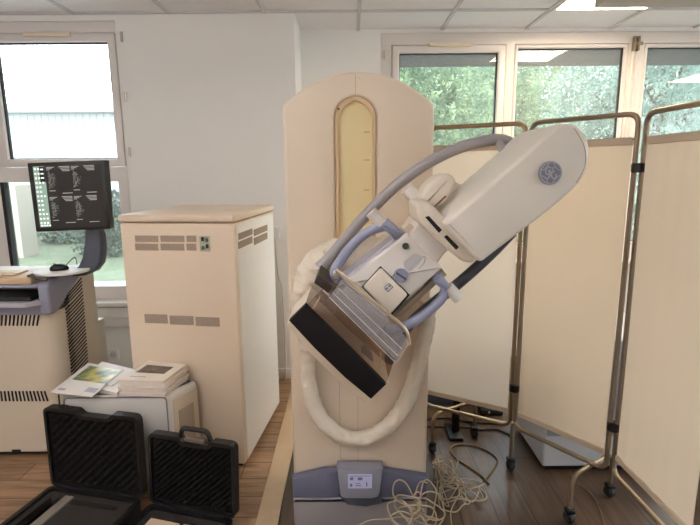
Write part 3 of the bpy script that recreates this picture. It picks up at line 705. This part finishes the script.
yf = ym - .0605
scr = wp('screen', quad(None, .055, .955, .05, .955, yf - .0006, yf + .001), SCREEN, mon, 0)
wp('screen_toolbar', quad(None, .07, .215, .055, .93, yf - .0012, yf), TOOL, scr, 0)
ti = bmesh.new(); tn = bmesh.new(); td = bmesh.new(); random.seed(11)
for k in range(13):
    for j in range(3):
        if j < 2 or random.random() < .5: quad(ti, .08 + j * .045, .105 + j * .045, .08 + k * .065, .105 + k * .065, yf - .0018, yf - .001)
quad(td, .145, .215, .06, .28, yf - .0018, yf - .001)
for k in range(3): quad(tn, .16, .2, .09 + k * .06, .11 + k * .06, yf - .0024, yf - .0015)
tq = bmesh.new()
for k in range(4): quad(tq, .085 + k * .035, .11 + k * .035, .90, .92, yf - .0018, yf - .001)
for (u, v) in ((.24, .07), (.56, .07), (.24, .50), (.56, .50)):
    t1, t2, t3, t4 = bmesh.new(), bmesh.new(), bmesh.new(), bmesh.new()
    for k in range(3): quad(t1, u, u + .10 - .03 * k, v + .018 * k, v + .018 * k + .008, yf - .0018, yf - .001)
    for k in range(4): quad(t2, u + .16 + .015 * k, u + .30, v - .005 + .02 * k, v + .004 + .02 * k, yf - .0018, yf - .001)
    quad(t3, u + .01, u + .09, v + .335, v + .345, yf - .0018, yf - .001); quad(t4, u + .18, u + .31, v + .375, v + .385, yf - .0018, yf - .001)
    for q_ in (t1, t2, t3, t4): wp('screen_text', q_, TXT, scr, 0)
wp('screen_icon', ti, TOOLI, scr, 0); wp('screen_icon', tq, TOOLI, scr, 0); wp('screen_menu', td, BLACK, scr, 0); wp('menu_text', tn, TOOLI, scr, 0)
for (u, v) in ((.25, .12), (.57, .12), (.25, .55), (.57, .55)):
    sb = bmesh.new()
    for k in range(150):
        a = random.uniform(-1.57, 1.57); r_ = random.random() ** .5
        uu = u + .115 * r_ * math.cos(a) * random.uniform(.5, 1); vv = v + .13 + .12 * r_ * math.sin(a)
        quad(sb, uu, uu + .006, vv, vv + .007, yf - .0018, yf - .001)
    wp('scan_picture', sb, SCAN, scr, 0)
# things lying on the desk
tagx = lambda o_, l, c, g=None: tag(o_, l, c, g)
ms = bmesh.new(); mpos = Vector((dc.x - .01, dc.y - .005, 1.005)); t = bmesh.new(); bmesh.ops.create_uvsphere(t, u_segments=20, v_segments=12, radius=1)
for v in t.verts:
    if v.co.z < -.2: v.co.z = -.2
merge(ms, t, Matrix.Translation(mpos) @ Matrix.Rotation(R(20), 4, 'Z') @ Matrix.Diagonal((.045, .032, .028, 1)))
mo = tag(finish('computer_mouse', ms, BLACK), 'black computer mouse on the white round tray of the console desk', 'mouse')
mw = finish('scroll_wheel', Tube([mpos + Vector((-.02, -.006, .025)), mpos + Vector((-.02, .006, .025))], .006, 12), mat('wheel_gold', (150, 120, 60), .4), mo)
mc = finish('mouse_cable', Tube(spline([mpos + Vector((.02, .025, .012)), mpos + Vector((.04, .07, .045)), mpos + Vector((.05, .075, .04)), mpos + Vector((.055, .07, .006))], 6), .0022, 6), CABLEK, mo)
tr = tag(finish('beige_tray', Box((-2.5, yd + .01, .9505), (-1.58, yd + .19, .985), .008), TANP), 'flat beige plastic tray lying on the console desk above the keyboard', 'tray')
tb = bmesh.new(); box(tb, (-2.3, 2.47, .985), (-1.69, 2.58, .997), .006); disc(tb, Vector((-1.76, 2.45, .99)), .016, (0, 0, 1), .014, 16, .003); finish('tray_lid', tb, mat('tray_pale', (220, 200, 172), .5), tr)
tag(finish('dark_handset', Tube([Vector((-1.60, 2.43, .993)), Vector((-1.575, 2.425, .997)), Vector((-1.55, 2.42, .983)), Vector((-1.50, 2.425, .977))], [.006, .011, .010, .006], 10), mat('handset_brown', (74, 62, 54), .4)), 'dark brown handset lying between the beige tray and the round mouse tray', 'handset')
pw = bmesh.new(); box(pw, (-2.4, 2.63, .9505), (-1.60, 2.80, .975), .004); tag(finish('paper_sheaf', pw, PAPER), 'white sheaf of paper behind the beige tray on the console desk', 'paper')

# ------------------------------------------------------------------ white printer-like box with papers
yw, zw = 2.135, .49
wb = thing('white_equipment_box', 'low white equipment box carrying the magazines, in front of the cream cabinet', 'equipment box', (-1.06, 2.22, 0))
xr = at(168.5, 410, yw).x
wpl = rounded([(-1.32, yw), (xr, yw), (xr + .085, yw + .19), (-1.32, yw + .19)], [.01, .02, .03, .01], 5)
t_ = plate(wpl, [], zw, 0, M=PT, bev=.03, seg=5)
finish('body', t_, PRINTER, wb)
sp_ = Matrix.Translation((xr, yw, 0)) @ Matrix.Rotation(-math.atan2(.085, .19), 4, 'Z')
spn = finish('side_panel', Box((-.004, .03, .02), (.002, .195, zw - .035), .002, 1, sp_), PRINTERS, wb)
finish('side_grille', Box((-.002, .06, .16), (.004, .16, zw - .10), .001, 1, sp_), mat('side_grille', (170, 156, 138), .6), spn)
finish('front_frame', plate(rounded([(-1.315, .01), (xr - .004, .01), (xr - .004, zw - .004), (-1.315, zw - .004)], .025), [rounded([(-1.311, .014), (xr - .008, .014), (xr - .008, zw - .008), (-1.311, zw - .008)], .02)], yw - .003, yw + .004), mat('frame_grey', (128, 126, 126), .4), wb)
zs = zw
def flat_quad(name, px, z, th, m, par=None, bev=0):
    pts = [(az(x, y, z).x, az(x, y, z).y) for x, y in px]
    return finish(name, plate(pts, [], z, z + th, M=PT), m, par, 0)
# booklet pile
g = 'booklets piled on the white box'
def booklet(px, z, th, lab, name='booklet', cover=PAPERB, dx=0, dy=0):
    b_ = thing(name, lab, 'booklet', (az(*px[0], z).x, az(*px[0], z).y, z), g)
    pts = [(az(x, y, z).x + dx, az(x, y, z).y + dy) for x, y in px]
    finish('pages', plate(pts, [], z, z + th - .0012, M=PT), PAPERD, b_, 0)
    c = Vector((sum(p[0] for p in pts) / 4, sum(p[1] for p in pts) / 4, 0))
    finish('cover', plate([((p[0] - c.x) * 1.01 + c.x, (p[1] - c.y) * 1.01 + c.y) for p in pts], [], z + th - .0012, z + th, M=PT), cover, b_, 0)
    return b_, pts
PX = [(120, 395.5), (165, 397), (188, 379), (151, 375)]
z = zw; labs = ['lowest booklet of the pile on the white box, on the shell itself', 'second booklet from the bottom of the pile on the white box', 'third booklet from the bottom of the pile on the white box', 'fourth booklet from the bottom, just under the top one with the grey picture', 'topmost booklet of the pile, cream cover with a grey brown picture']
for k, lab in enumerate(labs):
    bk, pts = booklet([(x, y) for x, y in PX], zw + .0005, .0150, lab, dx=[0, .006, -.004, .005, -.003][k], dy=[0, .004, -.005, .002, 0][k])
    for ch in bk.children: ch.data.transform(Matrix.Translation((0, 0, .0155 * k)))
    bk.location.z += .0155 * k
    for ch in bk.children: ch.matrix_parent_inverse = pinv(bk)
z5 = zw + .0155 * 5
def uv4(pts, u, v):
    a = Vector(pts[0]).lerp(Vector(pts[1]), u); b = Vector(pts[3]).lerp(Vector(pts[2]), u); return tuple(a.lerp(b, v))
def onto(pts, u0, u1, v0, v1, z, m, par, name, th=.0006):
    return finish(name, plate([uv4(pts, u0, v0), uv4(pts, u1, v0), uv4(pts, u1, v1), uv4(pts, u0, v1)], [], z, z + th, M=PT), m, par, 0)
onto(pts, .12, .80, .38, .78, z5, COVERG, bk, 'cover_picture')
onto(pts, .14, .5, .16, .2, z5, PRINTT, bk, 'cover_title')
# magazine pile
g2 = 'magazines fanned on the white box'
und = thing('magazine', 'white magazine showing under the others, beside the booklet pile', 'magazine', (-1.1, 2.2, zw), g2)
upx = [(92, 390), (117, 396), (134, 378), (110, 371)]; p_ = [(az(x, y, zw).x, az(x, y, zw).y) for x, y in upx]
finish('pages', plate(p_, [], zw + .0005, zw + .014, M=PT), PAPERD, und, 0); finish('cover', plate(p_, [], zw + .014, zw + .0155, M=PT), PAPER, und, 0)
sh_ = [(az(x, y, zw + .018).x, az(x, y, zw + .018).y) for x, y in ((84, 377), (112, 386), (135, 370), (102, 362))]
st_ = thing('magazine', 'bright white blank-backed magazine just beneath the landscape cover', 'magazine', (-1.1, 2.2, zw + .016), g2)
finish('pages', plate(sh_, [], zw + .0162, zw + .021, M=PT), PAPER, st_, 0)
mg = thing('magazine', 'topmost magazine with a green and yellow landscape photo on its cover', 'magazine', (-1.2, 2.15, zw + .02), g2)
mp_ = [(az(x, y, zw + .024).x, az(x, y, zw + .024).y) for x, y in ((50.5, 392), (92, 397), (124, 369), (88, 363))]
finish('pages', plate(mp_, [], zw + .0215, zw + .0245, M=PT), PAPER, mg, 0)
onto(mp_, .12, .97, .42, .92, zw + .0245, COVER, mg, 'cover_picture'); onto(mp_, .7, .95, .12, .26, zw + .0245, PRINTT, mg, 'cover_title'); onto(mp_, .08, .25, .08, .14, zw + .0245, PRINTT, mg, 'cover_title')

# ------------------------------------------------------------------ open hard cases
def foam_sheet(w, h, nx, ny, amp, M):
    t = bmesh.new(); rx, ry = nx * 7, ny * 7; vs = []
    for j in range(ry + 1):
        for i in range(rx + 1):
            x, y = i / rx, j / ry; e = min(1, min(x, 1 - x, y, 1 - y) * 14)
            hgt = amp * math.cos(math.pi * nx * x) * math.cos(math.pi * ny * y) * e
            vs.append(t.verts.new((x * w, -hgt, y * h)))
    for j in range(ry):
        for i in range(rx):
            a = j * (rx + 1) + i; t.faces.new((vs[a], vs[a + 1], vs[a + rx + 2], vs[a + rx + 1]))
    out = bmesh.new(); merge(out, t, M); return out
def hard_case(lab, A, B, hz, depth, lh, lid_ang, handle_drop, nx, ny, base_h):
    A = Vector((A.x, A.y, 0)); B = Vector((B.x, B.y, 0)); w = (B - A).length
    ex = (B - A).normalized(); ey = Vector((-ex.y, ex.x, 0))             # ey points away from the viewer
    Mc = frame(A, ex, ey)
    t = thing('hard_case', lab, 'equipment case', A + ex * w / 2 - ey * depth / 2)
    rim = rounded([(0, -depth), (w, -depth), (w, 0), (0, 0)], .03, 5)
    inn = rounded([(.022, -depth + .022), (w - .022, -depth + .022), (w - .022, -.022), (.022, -.022)], .02, 5)
    finish('base_shell', plate(rim, [inn], .004, base_h, M=Mc @ PT, bev=0), BLACK, t)
    finish('base_bottom', plate(rim, [], 0, .005, M=Mc @ PT), BLACK, t)
    pocket = [rounded([(.05, -depth + .04), (.11, -depth + .04), (.11, -.06), (.05, -.06)], .012), rounded([(.17, -.085), (w - .08, -.085), (w - .08, -.055), (.17, -.055)], .008)]
    fo_ = finish('base_foam', plate(inn, pocket, .02, base_h - .012, M=Mc @ PT), FOAMG, t, 30)
    # lid, hinged on the back edge
    Ml = Mc @ Matrix.Translation((0, 0, base_h)) @ Matrix.Rotation(-lid_ang, 4, 'X')
    lt = .036
    lidp = rounded([(0, 0), (w, 0), (w, lh), (w * .74, lh), (w * .69, lh - .022), (w * .41, lh - .022), (w * .36, lh), (0, lh)], [.025, .025, .03, .01, .01, .01, .01, .03], 5)
    lini = rounded([(.014, .014), (w - .014, .014), (w - .014, lh - .014), (w * .76, lh - .014), (w * .71, lh - .038), (w * .39, lh - .038), (w * .34, lh - .014), (.014, lh - .014)], [.015] * 8, 4)
    lid = finish('lid_shell', plate(lidp, [lini], 0, lt, M=Ml, bev=0), BLACK, t)
    finish('lid_back', plate(lidp, [], lt - .003, lt + .004, M=Ml), BLACK, lid)
    finish('lid_foam', foam_sheet(w - .03, lh - .04, nx, ny, .013, Ml @ Matrix.Translation((.015, .011, .015))), FOAM, t, 0)
    if not handle_drop:
        hp_ = mend([Ml @ Vector(p) for p in ((w * .37, .018, lh - .005), (w * .39, .018, lh + .035), (w * .68, .018, lh + .035), (w * .72, .018, lh - .005))], .03)
        finish('carry_handle', Tube(hp_, .0105, 10), BLACK, lid)
        finish('label_plate', Box((w * .43, .004, lh - .02), (w * .66, .03, lh + .0), .003, 1, Ml), mat('plate_taupe', (96, 84, 76), .5), lid)
    else:
        finish('label_plate', Box((w * .44, .006, lh - .034), (w * .57, .02, lh - .026), .002, 1, Ml), GREYP, lid)
        lt_ = bmesh.new(); tube(lt_, [Ml @ Vector((w * .16, .018, lh + .0)), Ml @ Vector((w * .16, .018, lh + .06))], .004, 6); box(lt_, (w * .09, .008, lh), (w * .22, .028, lh + .02), .004, 1, Ml @ Matrix.Rotation(R(6), 4, 'Y')); finish('latch', lt_, BLACK, lid)
    for u in (.2, .8):
        finish('hinge', Tube([Mc @ Vector((w * u - .03, .004, base_h)), Mc @ Vector((w * u + .03, .004, base_h))], .006, 8), BLACK, t)
    return t, Mc, w
A, B = az(51, 485, .07), az(143, 498.5, .07)
c1, M1, w1_ = hard_case('open black foam-lined case in front of the magazines, its lid latch upright', A, B, .07, .36, .385, R(1), True, 22, 18, .07)
A, B = az(150, 503, .06), az(235, 519, .06)
c2, M2, w2_ = hard_case('open black case with carry handle on its lid, in front of the cream cabinet', A, B, .06, .33, .325, R(4), False, 26, 22, .06)
gp = Box((.118, -.33, .0584), (.165, -.045, .067), .002, 1, M1)
tag(finish('metal_plate', gp, mat('dull_metal', (140, 132, 124), .45, .3)), 'dull grey metal bar lying in the foam of the case under the magazines', 'metal bar')
cp_ = bmesh.new(); box(cp_, (.06, -.30, .0485), (.20, -.075, .056), .003, 1, M2); tag(finish('cream_test_plate', cp_, mat('phantom_cream', (206, 182, 156), .45)), 'cream plastic plate lying in the foam of the handled case', 'test plate')
tag(finish('test_plate_cover', Box((.215, -.30, .0485), (.36, -.07, .054), .003, 1, M2), mat('tan_cover', (176, 152, 128), .5)), 'tan plate in the handled case, beside the cream plate', 'test plate')

# ------------------------------------------------------------------ folding privacy screen
ps = thing('privacy_screen', 'folding hospital privacy screen of cream fabric on steel frames with castors', 'privacy screen', (.85, 2.1, 0))
HA = (Vector((.40, 2.55, 0)), Vector((.795, 2.315, 0)))
HB = (Vector((.815, 2.30, 0)), Vector((1.085, 1.935, 0)))
HC = (Vector((1.105, 1.915, 0)), Vector((1.12, 1.44, 0)))
ZT, ZBAR, ZFT, ZFB = 1.70, .235, 1.615, .30
def panel(p, q, steel, cloth):
    d = (q - p).normalized(); n = Vector((-d.y, d.x, 0)); ln = (q - p).length; up = Vector((0, 0, 1))
    loop = mend([p + up * ZBAR, p + up * ZT, q + up * ZT, q + up * ZBAR, p + up * ZBAR + d * .001], .045, 6)
    e = .03
    pts = [p + up * (ZBAR + .1)] + mend([p + up * (ZBAR + .1), p + up * ZT, q + up * ZT, q + up * ZBAR, p + up * ZBAR, p + up * (ZBAR + .1)], .045, 6)[1:]
    fr = finish('panel_frame', Tube(pts, .0105, 10), steel, ps)
    # fabric: vertical cloth with gathered folds
    t = bmesh.new(); nx, nz = 60, 40; vs = []
    for j in range(nz + 1):
        for i in range(nx + 1):
            u, v = i / nx, j / nz
            amp = .0008 + .0022 * abs(2 * v - 1) ** 3
            off = amp * math.sin(u * 34 + 2 * noise.noise(Vector((u * 3, 0, 1)))) * (.4 + .6 * noise.noise(Vector((u * 5, v * .7, 3)))) + .004 * noise.noise(Vector((u * 2, v * 2, 7)))
            vs.append(t.verts.new(p + d * (.014 + (ln - .028) * u) + n * off + up * (ZFB + (ZFT - ZFB) * v)))
    for j in range(nz):
        for i in range(nx):
            a = j * (nx + 1) + i; t.faces.new((vs[a], vs[a + 1], vs[a + nx + 2], vs[a + nx + 1]))
    fab = finish('fabric', t, cloth, fr, 80)
    hm = bmesh.new()
    fx = frame(p, d, n)
    box(hm, (.014, -.006, ZFT - .03), (ln - .014, .006, ZFT), .002, 1, fx); finish('top_hem', hm, HEM, fab)
    finish('bottom_hem', Box((.014, -.006, ZFB), (ln - .014, .006, ZFB + .025), .002, 1, fx), HEM, fab)
    rod = finish('fabric_rod', Tube([p + d * .01 + up * (ZFT - .008), q - d * .01 + up * (ZFT - .008)], .004, 8), steel, fr)
    return fr
def caster(pos, par, ax):
    pos = Vector(pos)
    cb = bmesh.new(); disc(cb, Vector((pos.x, pos.y, .026)), .026, ax, .022, 20, .004); disc(cb, Vector((pos.x, pos.y, .026)), .022, ax, .034, 16, .003)
    c = finish('caster_wheel', cb, RUBBER, par)
    fk_ = bmesh.new(); box(fk_, (pos.x - .02, pos.y - .02, .045), (pos.x + .02, pos.y + .02, .068), .008); finish('caster_fork', fk_, BLACK, c)
fA = panel(*HA, BRASS, cloth_mat('backlit_fabric', (244, 236, 226), .45)); fB = panel(*HB, BRONZE, FABRIC); fC = panel(*HC, BRONZE, FABRIC)  # first panel's paler cloth holds the window light shining through it
def foot(a, b, z, par, steel, ax):
    a = Vector((a[0], a[1], 0)); b = Vector((b[0], b[1], 0)); up = Vector((0, 0, 1))
    finish('foot_bar', Tube(mend([a + up * .06, a + up * z, b + up * z, b + up * .06], .06, 6), .0095, 10), steel, par)
    caster(a, par, ax); caster(b, par, ax)
foot((.435, 2.46), (.70, 2.62), .222, fA, BRASS, (1, .2, 0))
foot((.935, 1.915), (1.195, 2.085), .222, fB, BRONZE, (1, .3, 0))
finish('hinge_leg', Tube([Vector((.805, 2.30, .06)), Vector((.805, 2.30, .26))], .010, 10), BRONZE, fB); caster((.805, 2.30), fB, (1, .1, 0))
finish('foot_bar', Tube(mend([Vector((.97, 1.45, .06)), Vector((.97, 1.45, .222)), Vector((1.27, 1.47, .222)), Vector((1.27, 1.47, .06))], .06), .0095, 10), BRONZE, fC); caster((.97, 1.45), fC, (.2, 1, 0)); caster((1.27, 1.47), fC, (.2, 1, 0))
for P_, par in ((.5 * (HA[1] + HB[0]), fB), (.5 * (HB[1] + HC[0]), fC)):
    for zz in (1.5, .44): finish('hinge_clip', Disc(Vector((P_.x, P_.y, zz)), .026, (0, 0, 1), .035, 16, .003), BLACK, par)

# ------------------------------------------------------------------ things behind the screen
wc = thing('white_floor_cabinet', 'low white metal cabinet standing behind the folding screen', 'cabinet', (1.2, 2.5, 0))
finish('body', Box((.955, 2.275, .03), (1.55, 2.72, .70), .012, 3), WHITEBOX, wc)
finish('plinth', Box((.985, 2.30, 0), (1.52, 2.70, .03)), BLACK, wc, 0)
finish('front_shade', Box((.965, 2.266, .20), (1.54, 2.277, .69), .004), mat('cabinet_front_shade', (150, 160, 176), .4), wc)  # darker sheet stands for the bluish shade on the upper front
bp_ = thing('floor_stand', 'black upright stand on the floor under the screen panel beside the column', 'stand', (.56, 2.72, 0))
q = Vector((.60, 2.66, 0))
finish('post', Box((q.x - .02, q.y - .02, .02), (q.x + .02, q.y + .02, .75), .004), BLACK, bp_)
finish('foot', Box((q.x - .05, q.y - .09, 0), (q.x + .03, q.y + .09, .02), .006), BLACK, bp_)
eq = bmesh.new(); box(eq, (.40, 3.0, 0), (.95, 3.3, .38), .02)
tag(finish('floor_equipment', eq, mat('equipment_slate', (92, 100, 116), .5)), 'slate grey equipment case standing near the wall behind the screen', 'equipment case')
pwx = thing('power_strip', 'black power adapter with small white lamp on the floor behind the screen', 'power adapter', (.86, 2.9, 0))
finish('body', Box((.80, 2.86, 0), (.94, 2.94, .04), .008), BLACK, pwx); finish('indicator', Disc(Vector((.85, 2.858, .026)), .006, (0, 1, 0), .006, 10), SOCKET, pwx)

# ------------------------------------------------------------------ cables on the floor
random.seed(21)
pts = []
def ring(c, ax, bx, a0, turn, n, h):
    for k in range(n):
        a = a0 + turn * k / (n - 1)
        p = c + ax * math.cos(a) + bx * math.sin(a) + Vector((random.uniform(-.012, .012), random.uniform(-.012, .012), h * random.random()))
        p.z = max(p.z, .006); pts.append(p)
X_, Y_, Z_ = Vector((1, 0, 0)), Vector((0, 1, 0)), Vector((0, 0, 1))
for px, py, rx, ry, h in ((438, 468, .02, .05, .05), (440, 474, .03, .06, .06), (443, 482, .045, .10, .07), (462, 486, .11, .05, .03), (452, 494, .06, .09, .06), (447, 480, .05, .08, .09), (458, 498, .09, .06, .05), (446, 474, .05, .06, .08), (452, 505, .07, .07, .05), (448, 488, .055, .11, .10)):
    c = az(px, py, .006); c.x = max(c.x, cr_ + rx + .03)
    ring(c, X_ * rx, Y_ * ry, random.random() * 6.28, random.choice((-1, 1)) * 7.0, 11, h)
yq = YC - .105
pts += [Vector((cr_ + .12, 1.95, .03)), Vector((cr_ + .10, 1.84, .03)), Vector((cr_ + .05, 1.77, .04))]
for px, py, rx, rz in ((428, 512, .06, .05), (408, 506, .05, .045), (420, 516, .075, .04), (400, 512, .04, .05), (432, 505, .05, .06), (410, 520, .07, .03), (425, 500, .04, .08)):
    c = at(px, py, yq - random.uniform(0, .05)); c.z = max(c.z, rz + .012)
    ring(c, X_ * rx + Y_ * -.02, Z_ * rz + Y_ * .01, random.random() * 6.28, random.choice((-1, 1)) * 6.6, 9, .0)
for p in pts:
    if p.x < cr_ + .02: p.y = min(p.y, yq + .01)
CABR = .0029
tang = tag(finish('cable_tangle', Tube(spline(pts, 7), CABR, 6), CABLE), 'tangled heap of thin cream cable on the floor at the column foot', 'cable')
finish('cable_end', Tube(spline([at(348, 532, yq), at(368, 521, yq), at(388, 519, yq), at(402, 517, yq), at(412, 522, yq)], 8), CABR, 6), CABLE, tang)
finish('cable_end', Tube(spline([az(x, y, .008) for x, y in ((448, 484), (462, 483), (478, 487), (486, 494), (484, 500), (466, 500), (450, 497))], 8), CABR, 6), CABLE, tang)
finish('standing_loop', Tube(spline([at(x, y, yq) for x, y in ((424, 515), (418, 508), (408, 486), (400, 480), (394, 484), (393, 494), (399, 502), (408, 505), (416, 504), (421, 497), (418, 492), (414, 496), (418, 508))], 7), CABR, 6), CABLE, tang)
tag(finish('cable_loop', Tube(spline([az(x, y, .006) for x, y in ((484, 481), (494, 468), (497, 459), (486, 450), (470, 445), (456, 445), (450, 450), (456, 458), (468, 466), (478, 473), (484, 478), (489, 484))], 8), .0048, 7), CABLEO), 'olive brown cable lying in one wide loop on the planks past the tangle', 'cable')
tag(finish('black_cable', Tube(spline([Vector((.43, 2.72, .008)), az(462, 427, .008), az(480, 429.5, .008), az(496, 429, .008), Vector((.92, 2.60, .008))], 6), .006, 8), CABLEK), 'black cable on the floor running behind the screen castors', 'cable')
tag(finish('black_cable', Tube(spline([Vector((.40, 2.80, .008)), az(445, 418, .008), az(466, 421, .008), az(488, 423, .008), Vector((.92, 2.74, .008))], 6), .006, 8), CABLEK), 'second black cable on the floor, a little deeper behind the screen', 'cable')
tag(finish('thin_floor_cable', Tube(spline([az(x, y, .004) for x, y in ((580, 485), (592, 495), (600, 510), (606, 530))], 6), .003, 6), CABLEO), 'thin brown cable on the floor under the second screen panel', 'cable')
bk_ = thing('cable_plug', 'black plug block standing on the floor against the column side', 'plug', (.34, 2.3, 0))
q = az(431, 450, 0); finish('body', Box((.352, 2.40, 0), (.385, 2.44, .07), .008), BLACK, bk_); finish('cable', Tube(spline([Vector((.368, 2.42, .07)), Vector((.36, 2.44, .16)), Vector((.352, 2.5, .22))], 5), .004, 7), CABLEK, bk_)

# ------------------------------------------------------------------ sockets
def socket(c, lab, cable):
    t = thing('wall_socket', lab, 'socket', c)
    finish('plate', Box((c.x - .04, c.y - .012, c.z - .04), (c.x + .04, c.y, c.z + .04), .006), SOCKET, t)
    finish('insert', Disc(Vector((c.x, c.y - .014, c.z)), .024, (0, 1, 0), .006, 24, .002), mat('socket_grey' + str(round(c.x, 1)), (206, 206, 208), .4), t)
    for s_ in (-1, 1): finish('hole', Disc(Vector((c.x + .009 * s_, c.y - .0175, c.z)), .003, (0, 1, 0), .002, 8), BLACK, t)
    return t
socket(Vector((at(114, 354, YP).x, YP, at(114, 354, YP).z)), 'white wall socket low under the first window, behind the magazines', False)
q = at(275, 232, YP)
sk = thing('cable_outlet', 'white cable outlet on the wall between the cream cabinet and the column', 'outlet', q)
finish('plate', Box((q.x - .035, YP - .03, q.z - .04), (q.x + .035, YP, q.z + .04), .01), SOCKET, sk)
finish('cable', Tube(spline([Vector((q.x, YP - .02, q.z - .04)), Vector((q.x + .015, YP - .015, q.z - .3)), at(282, 290, YP - .012), at(285, 340, YP - .012), at(286, 390, YP - .02)], 8), .006, 8), CABLEW, sk)
d_ = at(286.5, 405, 3.3)
wt = thing('wall_plug', 'pair of black plugs low on the wall behind the column', 'plug', Vector((d_.x, YP, d_.z)))
for py in (398, 408):
    e_ = at(285.5, py, YP - .03); finish('plug', Box((e_.x - .03, YP - .05, e_.z - .025), (e_.x + .03, YP, e_.z + .025), .008), BLACK, wt)

# ------------------------------------------------------------------ world and view
w = bpy.data.worlds.new('sky'); SC.world = w; w.use_nodes = True; nt = w.node_tree
bg = nt.nodes['Background']
tc = nt.nodes.new('ShaderNodeTexCoord'); sx = nt.nodes.new('ShaderNodeSeparateXYZ'); nt.links.new(tc.outputs['Generated'], sx.inputs[0])
cr = nt.nodes.new('ShaderNodeValToRGB'); cr.color_ramp.elements[0].position = .0; cr.color_ramp.elements[0].color = (.95, .97, 1, 1); cr.color_ramp.elements[1].position = .8; cr.color_ramp.elements[1].color = (.80, .90, 1, 1)
nt.links.new(sx.outputs['Z'], cr.inputs[0]); nt.links.new(cr.outputs[0], bg.inputs[0]); bg.inputs[1].default_value = 7
SC.view_settings.view_transform = 'Standard'; SC.view_settings.look = 'None'; SC.view_settings.gamma = 1; SC.view_settings.use_curve_mapping = False
SC.view_settings.exposure = 0.5
SC.cycles.use_denoising = True
SC.cycles.max_bounces = 10; SC.cycles.transparent_max_bounces = 16; SC.cycles.diffuse_bounces = 5
SC.cycles.sample_clamp_indirect = 6
SC.cycles.caustics_reflective = False; SC.cycles.caustics_refractive = False
